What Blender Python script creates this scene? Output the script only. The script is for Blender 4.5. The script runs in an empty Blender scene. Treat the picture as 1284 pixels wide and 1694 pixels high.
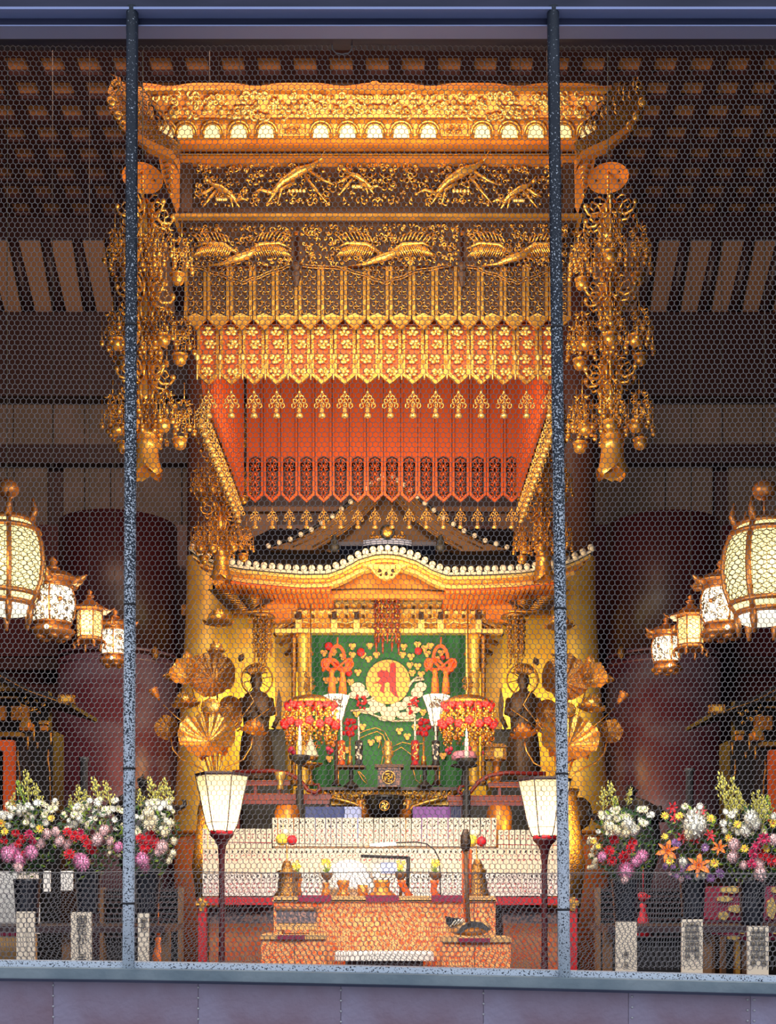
import bpy, math, random
import numpy as np
from math import sin, cos, pi, radians as R
# ---------------------------------------------------------------- camera, world, lights, exposure
SC = bpy.context.scene
F, HX, HY, EYE = 2000.0, 642.0, 1480.0, 1.5
cd = bpy.data.cameras.new('camera'); cam = bpy.data.objects.new('camera', cd); SC.collection.objects.link(cam)
cd.sensor_fit = 'HORIZONTAL'; cd.sensor_width = 36; cd.lens = 36*F/1284; cd.shift_y = (HY-847)/1284
cam.location = (0, 0, EYE); cam.rotation_euler = (pi/2, 0, 0); cd.clip_end = 100; SC.camera = cam
vs = SC.view_settings; vs.view_transform = 'Standard'; vs.look = 'None'; vs.gamma = 1; vs.use_curve_mapping = False
vs.exposure = 0.38
w = bpy.data.worlds.new('world'); SC.world = w; w.use_nodes = True
w.node_tree.nodes['Background'].inputs[0].default_value = (.78, .85, 1, 1)
w.node_tree.nodes['Background'].inputs[1].default_value = .62
WARM = (1, .60, .22)
def light(kind, name, loc, energy, col=WARM, size=.3, size_y=None, rot=(0, 0, 0), spot=None):
    d = bpy.data.lights.new(name, kind); d.energy = energy; d.color = col
    if kind == 'AREA':
        d.size = size
        if size_y: d.shape = 'RECTANGLE'; d.size_y = size_y
    else: d.shadow_soft_size = size
    if spot: d.spot_size = spot; d.spot_blend = .6
    o = bpy.data.objects.new(name, d); o.location = loc; o.rotation_euler = rot; SC.collection.objects.link(o); return o
# added fill lights without fixtures; they look away from the visitor (towards +Y)
light('AREA', 'canopy_fill', (-.1, 5.6, 3.6), 50, (1, .74, .42), 1.6, .3, (R(90+35), 0, 0))
light('AREA', 'cornice_fill', (-.1, 6.0, 4.9), 30, (1, .84, .58), 1.7, .12, (R(90+50), 0, 0))
light('AREA', 'canopy_inner_fill', (-.06, 7.5, 4.75), 42, (1, .50, .22), 1.5, .3, (R(90-38), 0, 0))
light('AREA', 'eave_fill', (0, 9.45, 2.9), 32, (1, .72, .32), 2.0, .12, (R(90+50), 0, 0))
light('AREA', 'sanctuary_fill', (0, 9.6, 3.45), 8, (1, .78, .45), 1.0, .15, (R(90-35), 0, 0))
light('AREA', 'wall_fill', (-1.25, 11.3, 3.5), 15, (1, .80, .22), .5, .15, (R(90-30), 0, 0))
light('AREA', 'wall_fill', (1.25, 11.3, 3.5), 15, (1, .80, .22), .5, .15, (R(90-30), 0, 0))
light('AREA', 'pillar_fill', (-1.2, 8.0, 1.9), 8, (1, .66, .20), .5, .2, (R(90+25), 0, 0))
light('AREA', 'pillar_fill', (1.3, 8.0, 1.9), 8, (1, .66, .20), .5, .2, (R(90+25), 0, 0))
light('AREA', 'altar_fill', (-.05, 5.6, 2.9), 46, (1, .86, .72), 1.9, .4, (R(90-38), 0, 0))
light('AREA', 'table_fill', (0, 4.5, 2.35), 15, (1, .82, .64), 1.6, .2, (R(90-32), 0, 0))
light('AREA', 'flower_fill', (-1.0, 3.6, 2.6), 20, (1, .95, .88), .8, .3, (R(90-45), 0, 0))
light('AREA', 'flower_fill', (1.1, 3.6, 2.6), 20, (1, .95, .88), .8, .3, (R(90-45), 0, 0))
light('AREA', 'gable_fill', (0, 9.5, 4.6), 15, (1, .66, .3), 1.6, .1, (R(100), 0, 0))
light('AREA', 'ceiling_wash', (-1.3, 6.0, 7.2), 240, (1, .58, .38), 3.5, .6, (R(90+14), 0, 0))
# ---------------------------------------------------------------- helpers
def P(x, y, Y): return ((x-HX)*Y/F, Y, EYE+(HY-y)*Y/F)
def mat(name, col, metal=0, rough=.5, emis=None, es=0, col2=None, scale=20, bump=0, bscale=None, trans=0, stretch=None, kind='noise', lo=.4, hi=.6, coat=0):
    m = bpy.data.materials.new(name); m.use_nodes = True; nt = m.node_tree; N = nt.nodes; L = nt.links
    b = N['Principled BSDF']; c4 = lambda c: (*c, 1)
    b.inputs['Base Color'].default_value = c4(col); b.inputs['Metallic'].default_value = metal; b.inputs['Roughness'].default_value = rough
    b.inputs['Coat Weight'].default_value = coat
    if trans: b.inputs['Transmission Weight'].default_value = trans
    if emis: b.inputs['Emission Color'].default_value = c4(emis); b.inputs['Emission Strength'].default_value = es
    if col2 or bump:
        tc = N.new('ShaderNodeTexCoord'); mp = N.new('ShaderNodeMapping'); L.new(tc.outputs['Object'], mp.inputs[0])
        if stretch: mp.inputs['Scale'].default_value = stretch
    if col2:
        if kind == 'voronoi': t = N.new('ShaderNodeTexVoronoi'); t.inputs['Scale'].default_value = scale; out = t.outputs['Distance']
        elif kind == 'wave': t = N.new('ShaderNodeTexWave'); t.inputs['Scale'].default_value = scale; t.inputs['Distortion'].default_value = 6; t.inputs['Detail'].default_value = 3; out = t.outputs['Color']
        else: t = N.new('ShaderNodeTexNoise'); t.inputs['Scale'].default_value = scale; t.inputs['Detail'].default_value = 4; out = t.outputs['Fac']
        L.new(mp.outputs[0], t.inputs['Vector']); r = N.new('ShaderNodeValToRGB'); L.new(out, r.inputs[0])
        r.color_ramp.elements[0].position = lo; r.color_ramp.elements[1].position = hi
        r.color_ramp.elements[0].color = c4(col); r.color_ramp.elements[1].color = c4(col2)
        L.new(r.outputs[0], b.inputs['Base Color'])
        if emis and es and kind == 'voronoi': L.new(r.outputs[0], b.inputs['Emission Color'])
    if bump:
        t = N.new('ShaderNodeTexNoise'); t.inputs['Scale'].default_value = bscale or scale; t.inputs['Detail'].default_value = 3
        L.new(mp.outputs[0], t.inputs['Vector']); bp = N.new('ShaderNodeBump'); bp.inputs['Strength'].default_value = bump; bp.inputs['Distance'].default_value = .02
        L.new(t.outputs['Fac'], bp.inputs['Height']); L.new(bp.outputs[0], b.inputs['Normal'])
    return m
M = {}
def defm(n, *a, **k): M[n] = mat(n, *a, **k)
defm('gold', (.78, .42, .085), .75, .34, col2=(.62, .30, .05), scale=9, bump=.25, bscale=40)
defm('gold_bright', (.98, .66, .20), .6, .36, bump=.2, bscale=60)
defm('gold_antique', (.42, .22, .05), .8, .34, col2=(.30, .13, .03), scale=30, bump=.5, bscale=90)
defm('gold_orange', (.72, .27, .045), .55, .42, col2=(.60, .20, .03), scale=6, bump=.15, bscale=20)
defm('niche_glow', (1, .90, .55), .1, .5)  # pale yellow paints the bright glow inside the cornice niches
defm('pillar_upper_shade', (.10, .035, .02), 0, .5)  # dark brown paints the shade on the gilt pillars' unlit upper shaft
defm('gold_leaf', (.92, .62, .13), .35, .45, col2=(.86, .50, .07), scale=8)
defm('gold_back', (.055, .02, .008), .3, .6)
defm('red_lacquer', (.52, .045, .012), 0, .38, col2=(.44, .035, .01), scale=5)
defm('red_gilt', (.50, .10, .025), .4, .4)
defm('dark_red', (.06, .006, .011), 0, .4)
defm('column_lower_sheen', (.22, .15, .25), .2, .42, col2=(.15, .035, .07), scale=1.2, stretch=(1, 1, 2), bump=.1, bscale=3)  # purple-grey sheen of light on the lower column is put into this colour
defm('vase_dark', (.008, .009, .016), 0, .35)
defm('vermilion', (.75, .12, .02), .1, .45)
defm('crimson', (.55, .008, .02), 0, .55)
defm('bead_red', (.22, .03, .015), .2, .4)
defm('rail_red', (.20, .015, .015), 0, .4)
defm('black_lacquer', (.008, .007, .009), 0, .4)
defm('black_tile', (.012, .012, .020), 0, .5)
defm('bronze', (.07, .04, .025), .5, .45, bump=.3, bscale=60)
defm('iron', (.05, .05, .055), .4, .5)
defm('white', (.85, .83, .80), 0, .6)
defm('cream', (.88, .76, .60), 0, .6)
defm('ink', (.02, .02, .025), 0, .6)
defm('ink_red', (.55, .12, .12), 0, .6)
defm('tile_white', (.85, .80, .74), 0, .4)
defm('blue_white', (.45, .55, .95), 0, .4)
defm('navy', (.04, .05, .13), 0, .4)
defm('blue_cloth', (.06, .09, .28), 0, .7)
defm('purple_cloth', (.24, .10, .40), 0, .6)
defm('maroon_cloth', (.22, .008, .05), 0, .7)
defm('green_cloth', (.015, .16, .055), 0, .75, col2=(.02, .12, .05), scale=7, stretch=(1, 1, .2), bump=.3, bscale=12)
defm('brocade', (.88, .13, .02), .05, .6, col2=(.95, .46, .16), scale=55, lo=.42, hi=.55)
defm('brocade_side', (.62, .10, .02), .15, .6, col2=(.45, .22, .10), scale=55, lo=.42, hi=.55)
defm('brocade_grey', (.10, .10, .14), .1, .6, col2=(.42, .25, .22), scale=60, lo=.46, hi=.56)
defm('stripe_gold', (.72, .42, .16), .4, .5)
defm('embroid_gold', (.82, .42, .10), .1, .6)
defm('embroid_white', (.78, .64, .55), 0, .7)
defm('cord', (.85, .10, .02), 0, .6)
defm('tassel', (.90, .20, .03), 0, .7)
defm('candle_wax', (.95, .90, .80), 0, .4, emis=(1, .85, .65), es=.25)
defm('flame', (1, .8, .4), emis=(1, .72, .3), es=14)
defm('lamp_paper', (.93, .84, .60), 0, .8)
defm('bulb', (1, 1, 1), emis=(1, .86, .62), es=14)
defm('led', (1, 1, 1), emis=(.9, .97, 1), es=6)
defm('lantern_glow', (.95, .86, .45), 0, .6, emis=(1, .84, .34), es=.95)
defm('lantern_white', (.95, .9, .8), 0, .6, emis=(1, .90, .66), es=.95)
defm('lantern_yellow', (.95, .8, .35), 0, .6, emis=(1, .74, .22), es=.95)
defm('lantern_metal', (.50, .20, .05), .6, .4)
defm('lantern_fret', (.16, .10, .04), .5, .5)
defm('wire', (.27, .25, .25), .2, .6)
defm('wood_dark', (.035, .015, .018), 0, .5)
defm('wood_brown', (.16, .075, .03), 0, .5, bump=.2, bscale=8)
defm('beam', (.022, .008, .012), 0, .5)
defm('lattice', (.035, .012, .016), 0, .55)
defm('coffer', (.55, .28, .14), .2, .6)
defm('panel_grey', (.13, .105, .10), 0, .7, col2=(.10, .085, .075), scale=3)
defm('panel_tan', (.22, .14, .09), 0, .7)
defm('floor_wood', (.08, .04, .03), 0, .35)
defm('pillar_lacquer', (.036, .005, .009), 0, .45, col2=(.030, .005, .009), scale=2, bump=.08, bscale=3)
defm('petal_white', (.80, .78, .68), 0, .7); defm('petal_cream', (.85, .76, .52), 0, .7); defm('petal_pink', (.80, .34, .55), 0, .7)
defm('petal_pale', (.80, .55, .55), 0, .7); defm('petal_red', (.62, .015, .03), 0, .6); defm('petal_magenta', (.60, .03, .12), 0, .6)
defm('petal_orange', (.90, .20, .02), 0, .6); defm('petal_yellow', (.88, .62, .06), 0, .6); defm('petal_violet', (.38, .18, .45), 0, .7)
defm('plume', (.52, .48, .10), 0, .8); defm('leaf', (.03, .09, .025), 0, .6); defm('leaf_light', (.25, .38, .04), 0, .6)
defm('ledge_paint', (.25, .33, .38), 0, .6, col2=(.36, .44, .48), scale=6, bump=.2, bscale=30)
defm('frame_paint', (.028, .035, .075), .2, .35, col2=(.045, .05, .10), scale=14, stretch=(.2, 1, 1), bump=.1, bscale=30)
defm('frame_highlight', (.42, .50, .85), .2, .35)  # highlight along the beam edges, painted as pale blue strips
defm('copper_sheet', (.36, .22, .27), .2, .45, col2=(.50, .45, .62), scale=3.2, lo=.35, hi=.65, bump=.12, bscale=70)
defm('rivet', (.75, .75, .78), .6, .3)
defm('concrete', (.25, .25, .25), 0, .9)
# peeling paint: the wear grows towards the weathered foot of the bars
m = mat('peeling_paint', (.03, .04, .06), .1, .5); N = m.node_tree.nodes; L = m.node_tree.links; M['peeling_paint'] = m
tc = N.new('ShaderNodeTexCoord'); n1 = N.new('ShaderNodeTexNoise'); n1.inputs['Scale'].default_value = 230; n1.inputs['Detail'].default_value = 2
L.new(tc.outputs['Object'], n1.inputs['Vector']); sx = N.new('ShaderNodeSeparateXYZ'); L.new(tc.outputs['Object'], sx.inputs[0])
mr = N.new('ShaderNodeMapRange'); L.new(sx.outputs['Z'], mr.inputs[0])
for i, v in zip((1, 2, 3, 4), (1.3, 3.9, .125, -.18)): mr.inputs[i].default_value = v
ad = N.new('ShaderNodeMath'); L.new(n1.outputs['Fac'], ad.inputs[0]); L.new(mr.outputs[0], ad.inputs[1])
rp = N.new('ShaderNodeValToRGB'); L.new(ad.outputs[0], rp.inputs[0]); rp.color_ramp.elements[0].position = .50; rp.color_ramp.elements[1].position = .55
rp.color_ramp.elements[0].color = (.022, .032, .05, 1); rp.color_ramp.elements[1].color = (.82, .90, 1, 1); L.new(rp.outputs[0], N['Principled BSDF'].inputs['Base Color'])

class MB:
    def __init__(s): s.v = []; s.f = []; s.m = []; s.s = []
    def add(s, vs, fs, m=0, sm=True):
        o = len(s.v); s.v.extend(vs); s.f.extend([tuple(i+o for i in f) for f in fs]); s.m.extend([m]*len(fs)); s.s.extend([sm]*len(fs)); return s
    def box(s, c, d, m=0, rz=0, ry=0, rx=0):
        x, y, z = d[0]/2, d[1]/2, d[2]/2; vs = []
        for a in (-x, x):
            for b in (-y, y):
                for e in (-z, z):
                    X, Y, Z = a, b, e
                    if rx: Y, Z = Y*cos(rx)-Z*sin(rx), Y*sin(rx)+Z*cos(rx)
                    if ry: X, Z = X*cos(ry)+Z*sin(ry), -X*sin(ry)+Z*cos(ry)
                    if rz: X, Y = X*cos(rz)-Y*sin(rz), X*sin(rz)+Y*cos(rz)
                    vs.append((X+c[0], Y+c[1], Z+c[2]))
        return s.add(vs, [(0,1,3,2),(4,6,7,5),(0,4,5,1),(2,3,7,6),(0,2,6,4),(1,5,7,3)], m, False)
    def pbox(s, x0, y0, x1, y1, Y, dep, m=0):     # box from pixel rectangle, front at depth Y
        a = P(x0, y1, Y); b = P(x1, y0, Y)
        return s.box(((a[0]+b[0])/2, Y+dep/2, (a[2]+b[2])/2), (abs(b[0]-a[0]), dep, abs(b[2]-a[2])), m)
    def prism(s, pts, Y, dep, m=0):               # outline of pixels, front at Y
        n = len(pts); A = [P(x, y, Y) for x, y in pts]; B = [(a[0], Y+dep, a[2]) for a in A]
        ar = sum(pts[i][0]*pts[(i+1)%n][1]-pts[(i+1)%n][0]*pts[i][1] for i in range(n))
        if ar > 0: A = A[::-1]; B = B[::-1]
        return s.add(A+B, [tuple(range(n)), tuple(range(2*n-1, n-1, -1))]+[(i, i+n, (i+1)%n+n, (i+1)%n) for i in range(n)], m, False)
    def lathe(s, prof, c=(0, 0), n=16, m=0, flute=0, nf=8, cap=True):   # prof [(z,r)]
        vs = []
        for z, r in prof:
            for i in range(n):
                a = 2*pi*i/n; rr = r*(1+flute*cos(nf*a)); vs.append((c[0]+rr*cos(a), c[1]+rr*sin(a), z))
        fs = []; k = len(prof); up = prof[-1][0] > prof[0][0]
        for j in range(k-1):
            for i in range(n):
                q = (j*n+i, j*n+(i+1)%n, (j+1)*n+(i+1)%n, (j+1)*n+i); fs.append(q if up else q[::-1])
        if cap:
            a = tuple(range(n)); b = tuple(range((k-1)*n, k*n)); fs += [a[::-1] if up else a, b if up else b[::-1]]
        return s.add(vs, fs, m, n > 8)
    def plathe(s, cx, prof, Y, n=16, m=0, **k):   # prof [(pixel y, pixel radius)]
        return s.lathe([(P(0, y, Y)[2], max(r, .01)*Y/F) for y, r in prof], (P(cx, 0, Y)[0], Y), n, m, **k)
    def ball(s, c, r, m=0, sc=(1, 1, 1), n=8, k=5):
        vs = [(c[0], c[1], c[2]-r*sc[2])]
        for j in range(1, k):
            t = -pi/2+pi*j/k
            for i in range(n):
                a = 2*pi*i/n; vs.append((c[0]+r*sc[0]*cos(t)*cos(a), c[1]+r*sc[1]*cos(t)*sin(a), c[2]+r*sc[2]*sin(t)))
        vs.append((c[0], c[1], c[2]+r*sc[2])); fs = []
        for i in range(n): fs.append((0, 1+(i+1)%n, 1+i))
        for j in range(k-2):
            for i in range(n): fs.append((1+j*n+i, 1+j*n+(i+1)%n, 1+(j+1)*n+(i+1)%n, 1+(j+1)*n+i))
        t = len(vs)-1; b = 1+(k-2)*n
        for i in range(n): fs.append((b+i, b+(i+1)%n, t))
        return s.add(vs, fs, m)
    def tube(s, pts, r, n=5, m=0, cap=True):
        pts = [np.array(p, float) for p in pts]; k = len(pts); rr = r if hasattr(r, '__len__') else [r]*k
        u = None; vs = []
        for i in range(k):
            t = pts[min(i+1, k-1)]-pts[max(i-1, 0)]; l = np.linalg.norm(t); t = t/l if l > 1e-9 else np.array((0, 0, 1.))
            if u is None:
                u = np.cross(t, (0, 1, 0)) if abs(t[1]) < .9 else np.cross(t, (1, 0, 0))
            u = u-t*np.dot(u, t); u /= np.linalg.norm(u)+1e-12; v = np.cross(t, u)
            for j in range(n):
                a = 2*pi*j/n; q = pts[i]+rr[i]*(cos(a)*u+sin(a)*v); vs.append((q[0], q[1], q[2]))
        fs = [(i*n+j, i*n+(j+1)%n, (i+1)*n+(j+1)%n, (i+1)*n+j) for i in range(k-1) for j in range(n)]
        if cap: fs += [tuple(range(n))[::-1], tuple(range((k-1)*n, k*n))]
        return s.add(vs, fs, m)
    def ptube(s, pts, rpx, Y, n=5, m=0):
        rr = [q*Y/F for q in rpx] if hasattr(rpx, '__len__') else rpx*Y/F
        return s.tube([P(p[0], p[1], Y+(p[2] if len(p) > 2 else 0)) for p in pts], rr, n, m)
    def curl(s, x, y, Y, r, turns=1.3, a0=0, d=1, rt=1.2, m=0, n=4, k=10):    # relief scroll in pixels
        pts = []; rs = []
        for i in range(k):
            t = i/(k-1); a = a0+d*t*turns*2*pi; q = r*(1-.82*t); pts.append((x+q*cos(a), y+q*sin(a), -.01*sin(pi*t)*r/6)); rs.append(rt*(1-.45*t))
        return s.ptube(pts, rs, Y, n, m)
    def quad(s, a, b, c, d, m=0): return s.add([a, b, c, d], [(0, 1, 2, 3)], m, False)
    def petals(s, c, r, n, w, lift=.3, m=0, a0=0, tilt=0, z0=0):     # ring of blade petals facing the viewer (-Y)
        for i in range(n):
            a = a0+2*pi*i/n; u = (cos(a), sin(a)); v = (-sin(a), cos(a))
            def q(rad, side, dy): return (c[0]+u[0]*rad+v[0]*side, c[1]+dy, c[2]+u[1]*rad+v[1]*side)
            s.add([q(.08*r, 0, z0), q(.55*r, w, z0-lift*r*.35), q(r, 0, z0-lift*r), q(.55*r, -w, z0-lift*r*.35), q(.55*r, 0, z0-lift*r*.35-w*.35)],
                  [(0, 1, 4), (1, 2, 4), (2, 3, 4), (3, 0, 4)], m, False)
        return s
def seto(o, label=None, cat=None, group=None, kind=None):
    if label: o['label'] = label
    if cat: o['category'] = cat
    if group: o['group'] = group
    if kind: o['kind'] = kind
    return o
def build(name, mb, mats, parent=None, loc=None, label=None, kind=None):
    if isinstance(mats, str): mats = [mats]
    pl = np.array(loc if loc is not None else (parent['_w'] if parent is not None else (0, 0, 0)), float)
    me = bpy.data.meshes.new(name); V = np.array(mb.v, float)-pl
    me.from_pydata(V.tolist(), [], mb.f)
    for k in mats: me.materials.append(M[k])
    me.polygons.foreach_set('material_index', mb.m); me.polygons.foreach_set('use_smooth', mb.s); me.update()
    o = bpy.data.objects.new(name, me); SC.collection.objects.link(o)
    if parent is not None:
        o.parent = parent; o.location = tuple(pl-np.array(parent['_w'])) 
    else: o.location = tuple(pl)
    o['_w'] = tuple(pl)
    return seto(o, label, kind=kind)
def thing(name, label, cat, loc, group=None):
    o = bpy.data.objects.new(name, None); SC.collection.objects.link(o); o.location = loc; o['_w'] = tuple(loc); o.empty_display_size = .05
    return seto(o, label, cat, group)
def solo(name, mb, mats, label, cat, group=None, kind=None):
    V = np.array(mb.v); lo = V.min(0); hi = V.max(0)
    o = build(name, mb, mats, loc=((lo[0]+hi[0])/2, (lo[1]+hi[1])/2, lo[2])); return seto(o, label, cat, group, kind)
def struct(name, mb, mats):
    return seto(build(name, mb, mats), kind='structure')
def copy_tree(o, parent=None):
    c = o.copy(); SC.collection.objects.link(c)
    if parent is not None: c.parent = parent
    for ch in list(o.children): copy_tree(ch, c)
    return c
def dup(root, loc, label=None, group=None, scale=None, rz=None):
    c = copy_tree(root); c.location = loc; c['_w'] = tuple(loc)
    if label: c['label'] = label
    if group: c['group'] = group
    if scale: c.scale = (scale,)*3 if not hasattr(scale, '__len__') else scale
    if rz is not None: c.rotation_euler[2] = rz
    return c
def scrolls(mb, x0, y0, x1, y1, Y, n, r=(4, 8), rt=1.1, m=0, seed=1, blobs=0, cx=None, mb_m=0):
    g = random.Random(seed)
    for i in range(n):
        x = g.uniform(x0, x1); y = g.uniform(y0, y1); q = g.uniform(*r); a = g.uniform(0, 6.28); d = g.choice((-1, 1)); t = g.uniform(.6, 1.2); Yo = g.uniform(-.015, .01)
        q = min(q, x-x0+1, x1-x+1, y-y0+1, y1-y+1); q = max(q, 1.5)
        mb.curl(x, y, Y+Yo, q, t, a, d, rt, m)
        if cx is not None: mb.curl(2*cx-x, y, Y+Yo, q, t, pi-a, -d, rt, m)
    for i in range(blobs):
        x = g.uniform(x0+2, x1-2); y = g.uniform(y0+2, y1-2); c = P(x, y, Y+g.uniform(-.02, 0)); q = g.uniform(1.6, 3.4)*Y/F
        sc = (g.uniform(.7, 1.4), .7, g.uniform(.6, 1.1)); mb.ball(c, q, mb_m, sc, 6, 4)
        if cx is not None: mb.ball(P(2*cx-x, y, c[1]), q, mb_m, sc, 6, 4)
# ---------------------------------------------------------------- the setting
G = 3.4                                        # distance of the wire screen
FLOOR = .62
def shell():
    mb = MB(); mb.box((0, 9, FLOOR-.1), (13, 10.9, .2)); struct('floor', mb, 'floor_wood')
    mb = MB(); mb.box((-6.4, 9, 4.8), (.2, 10.9, 8.3)); struct('wall_left', mb, 'wood_dark')
    mb = MB(); mb.box((6.4, 9, 4.8), (.2, 10.9, 8.3)); struct('wall_right', mb, 'wood_dark')
    # coffered ceiling: boards above, a lattice of dark ribs below
    zc = EYE+7.22
    mb = MB(); mb.box((0, 8.4, zc+.16), (13, 9.6, .04)); struct('ceiling', mb, 'coffer')
    mb = MB(); p = .318
    for i in range(-14, 15): mb.box(((i+.2)*p, 11.1, zc+.115), (.115, 4.1, .05))
    for j in range(13): mb.box((0, 9.24+j*p, zc+.112), (9.2, .10, .05))
    mb.box((0, 6.6, zc+.05), (12.9, 5, .2)); struct('trim_1', mb, 'lattice')
    # slanting cove: tan boards between leaning dark ribs
    a = P(0, 398, 13.05); b = P(0, 518, 13.4); mb = MB(); mb.add([(-6.3, a[1], a[2]), (6.3, a[1], a[2]), (6.3, b[1], b[2]), (-6.3, b[1], b[2])], [(0, 1, 2, 3)], 0, False)
    mb.box((0, 13.2, a[2]+.22), (12.6, .3, .42), 1)
    for i in range(-16, 17):
        x = i*.345+.1; mb.tube([(x, a[1]-.03, a[2]), (x-.05*x/3, b[1]-.03, b[2])], [.055, .075], 4, 1)
    struct('trim_2', mb, ['panel_tan', 'beam'])
    # wall behind: dark beams framing pale boards, lacquered boards below
    mb = MB(); Y = 13.45; lo = FLOOR; hi = P(0, 510, Y)[2]
    mb.box((0, Y+.15, (lo+hi)/2), (12.6, .2, hi-lo)); struct('wall_back', mb, 'wood_dark')
    def band(nm, y0, y1, Yf, m, dep=.12):
        mb = MB(); mb.pbox(-1300, y0, 2600, y1, Yf, dep); struct(nm, mb, m)
    band('trim_3', 516, 655, 13.2, 'beam', .3); band('trim_4', 735, 766, 13.3, 'beam', .3); band('trim_5', 868, 1086, 13.3, 'dark_red', .25)
    band('trim_6', 1088, 1108, 13.1, 'pillar_lacquer', .3); band('trim_7', 1112, 1480, 13.35, 'dark_red', .1)
    mb = MB()
    xs = [-300, -118, -52, 22, 88, 140, 205, 262, 330, 400]
    for s in (0, 1):
        for i in range(len(xs)-1):
            x0, x1 = xs[i]+.8, xs[i+1]-.8
            if s: x0, x1 = 1284-x1, 1284-x0
            mb.pbox(x0, 654, x1, 737, 13.42, .05)
        for x0, x1 in ((-200, -120), (-118, 22), (24, 78), (105, 139), (141, 182), (184, 300), (302, 400)):
            if s: x0, x1 = 1284-x1, 1284-x0
            mb.pbox(x0, 764, x1, 872, 13.42, .05)
    struct('trim_8', mb, 'panel_grey')
    mb = MB(); mb.pbox(386, 838, 458, 893, 12.6, .05); mb.pbox(822, 838, 905, 893, 12.6, .05); mb.pbox(386, 838, 905, 846, 12.55, .05); struct('trim_9', mb, 'wood_brown')
    # lit gilt wall in the sanctuary behind the statues
    mb = MB(); mb.pbox(318, 960, 962, 1330, 12.4, .1); mb.pbox(300, 1000, 980, 1018, 12.2, .12, 1); struct('wall_sanctuary', mb, ['gold_leaf', 'gold_antique'])
    # front wall round the opening (outside the frame), ground outside
    mb = MB(); mb.box((-4.3, G+.1, 4.2), (4.4, .16, 8.6)); mb.box((4.3, G+.1, 4.2), (4.4, .16, 8.6)); mb.box((0, G+.1, 6.5), (4.2, .16, 4.5)); mb.box((0, 8.4, zc+.32), (13, 10.4, .2)); struct('wall_front', mb, 'wood_dark')
    mb = MB(); mb.box((0, -1, -.05), (24, 9, .1)); struct('ground', mb, 'concrete')
shell()

def frame():
    Y = G-.05
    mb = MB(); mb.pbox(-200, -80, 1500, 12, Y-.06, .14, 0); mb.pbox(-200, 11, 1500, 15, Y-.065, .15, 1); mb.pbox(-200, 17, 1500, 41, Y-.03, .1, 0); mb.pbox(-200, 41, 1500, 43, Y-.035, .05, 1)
    struct('trim_10', mb, ['frame_paint', 'frame_highlight'])
    for nm, t, b in (('trim_11', (219, 14), (212.5, 1606)), ('trim_12', (915, 14), (934, 1617))):
        A = P(*t, Y-.05); B = P(*b, Y-.05); mb = MB(); n = 14
        pts = [tuple(A[k]+(B[k]-A[k])*i/n for k in range(3)) for i in range(n+1)]
        mb.tube(pts, .0165, 14)
        for f in (.33, .62, .79, .93):
            c = [A[k]+(B[k]-A[k])*f for k in range(3)]; mb.lathe([(c[2]-.003, .0175), (c[2]+.003, .0175)], (c[0], c[1]), 14, 1)
        struct(nm, mb, ['peeling_paint', 'iron'])
    def sl(y): return [(x, y+ (x/1284)**1.3*26) for x in (-150, 0, 200, 400, 640, 860, 1080, 1284, 1450) if x >= 0] 
    def strip(nm, o0, o1, Yf, dep, m):
        mb = MB(); top = [(-200, 1589+o0)]+sl(1589+o0); bot = [(-200, 1589+o1)]+sl(1589+o1)
        for i in range(len(top)-1): mb.prism([top[i], top[i+1], bot[i+1], bot[i]], Yf, dep)
        return struct(nm, mb, m)
    strip('sill_bar', 0, 13, Y-.04, .06, 'peeling_paint').name = 'trim_13'
    strip('trim_14', 12, 32, Y-.10, .16, 'ledge_paint')
    strip('trim_15', 30, 34, Y-.12, .03, 'frame_paint')
    # riveted copper sheets under the sill
    seams = [-300, 88, 328, 564, 800, 1040, 1242, 1500]
    for i in range(7):
        x0, x1 = seams[i]+.4, seams[i+1]-.4
        q = lambda x: 1589+31+(max(x, 0)/1284)**1.3*26
        mb = MB(); mb.prism([(x0, q(x0)), (x1, q(x1)), (x1, 2300), (x0, 2300)], Y-.07, .05)
        o = build('copper_sheet', mb, 'copper_sheet', loc=P((x0+x1)/2, 1990, Y))
        nm = ['leftmost', 'second from the left', 'third from the left', 'middle', 'third from the right', 'second from the right', 'rightmost'][i]
        seto(o, 'riveted purple-brown metal sheet below the window sill, %s of the row' % nm, 'metal panel', 'riveted sheets under the sill')
        for x in ([seams[i]+6, seams[i+1]-5] if i in (5, 6) else [seams[i]]):
            if x < 0 or x > 1300: continue
            for k in range(6):
                c = P(x, q(x)+9+k*17.5, Y-.072); mb = MB(); mb.ball(c, .0034, 0, (1, .5, 1)); build('rivet', mb, 'rivet', o)
frame()

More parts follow.
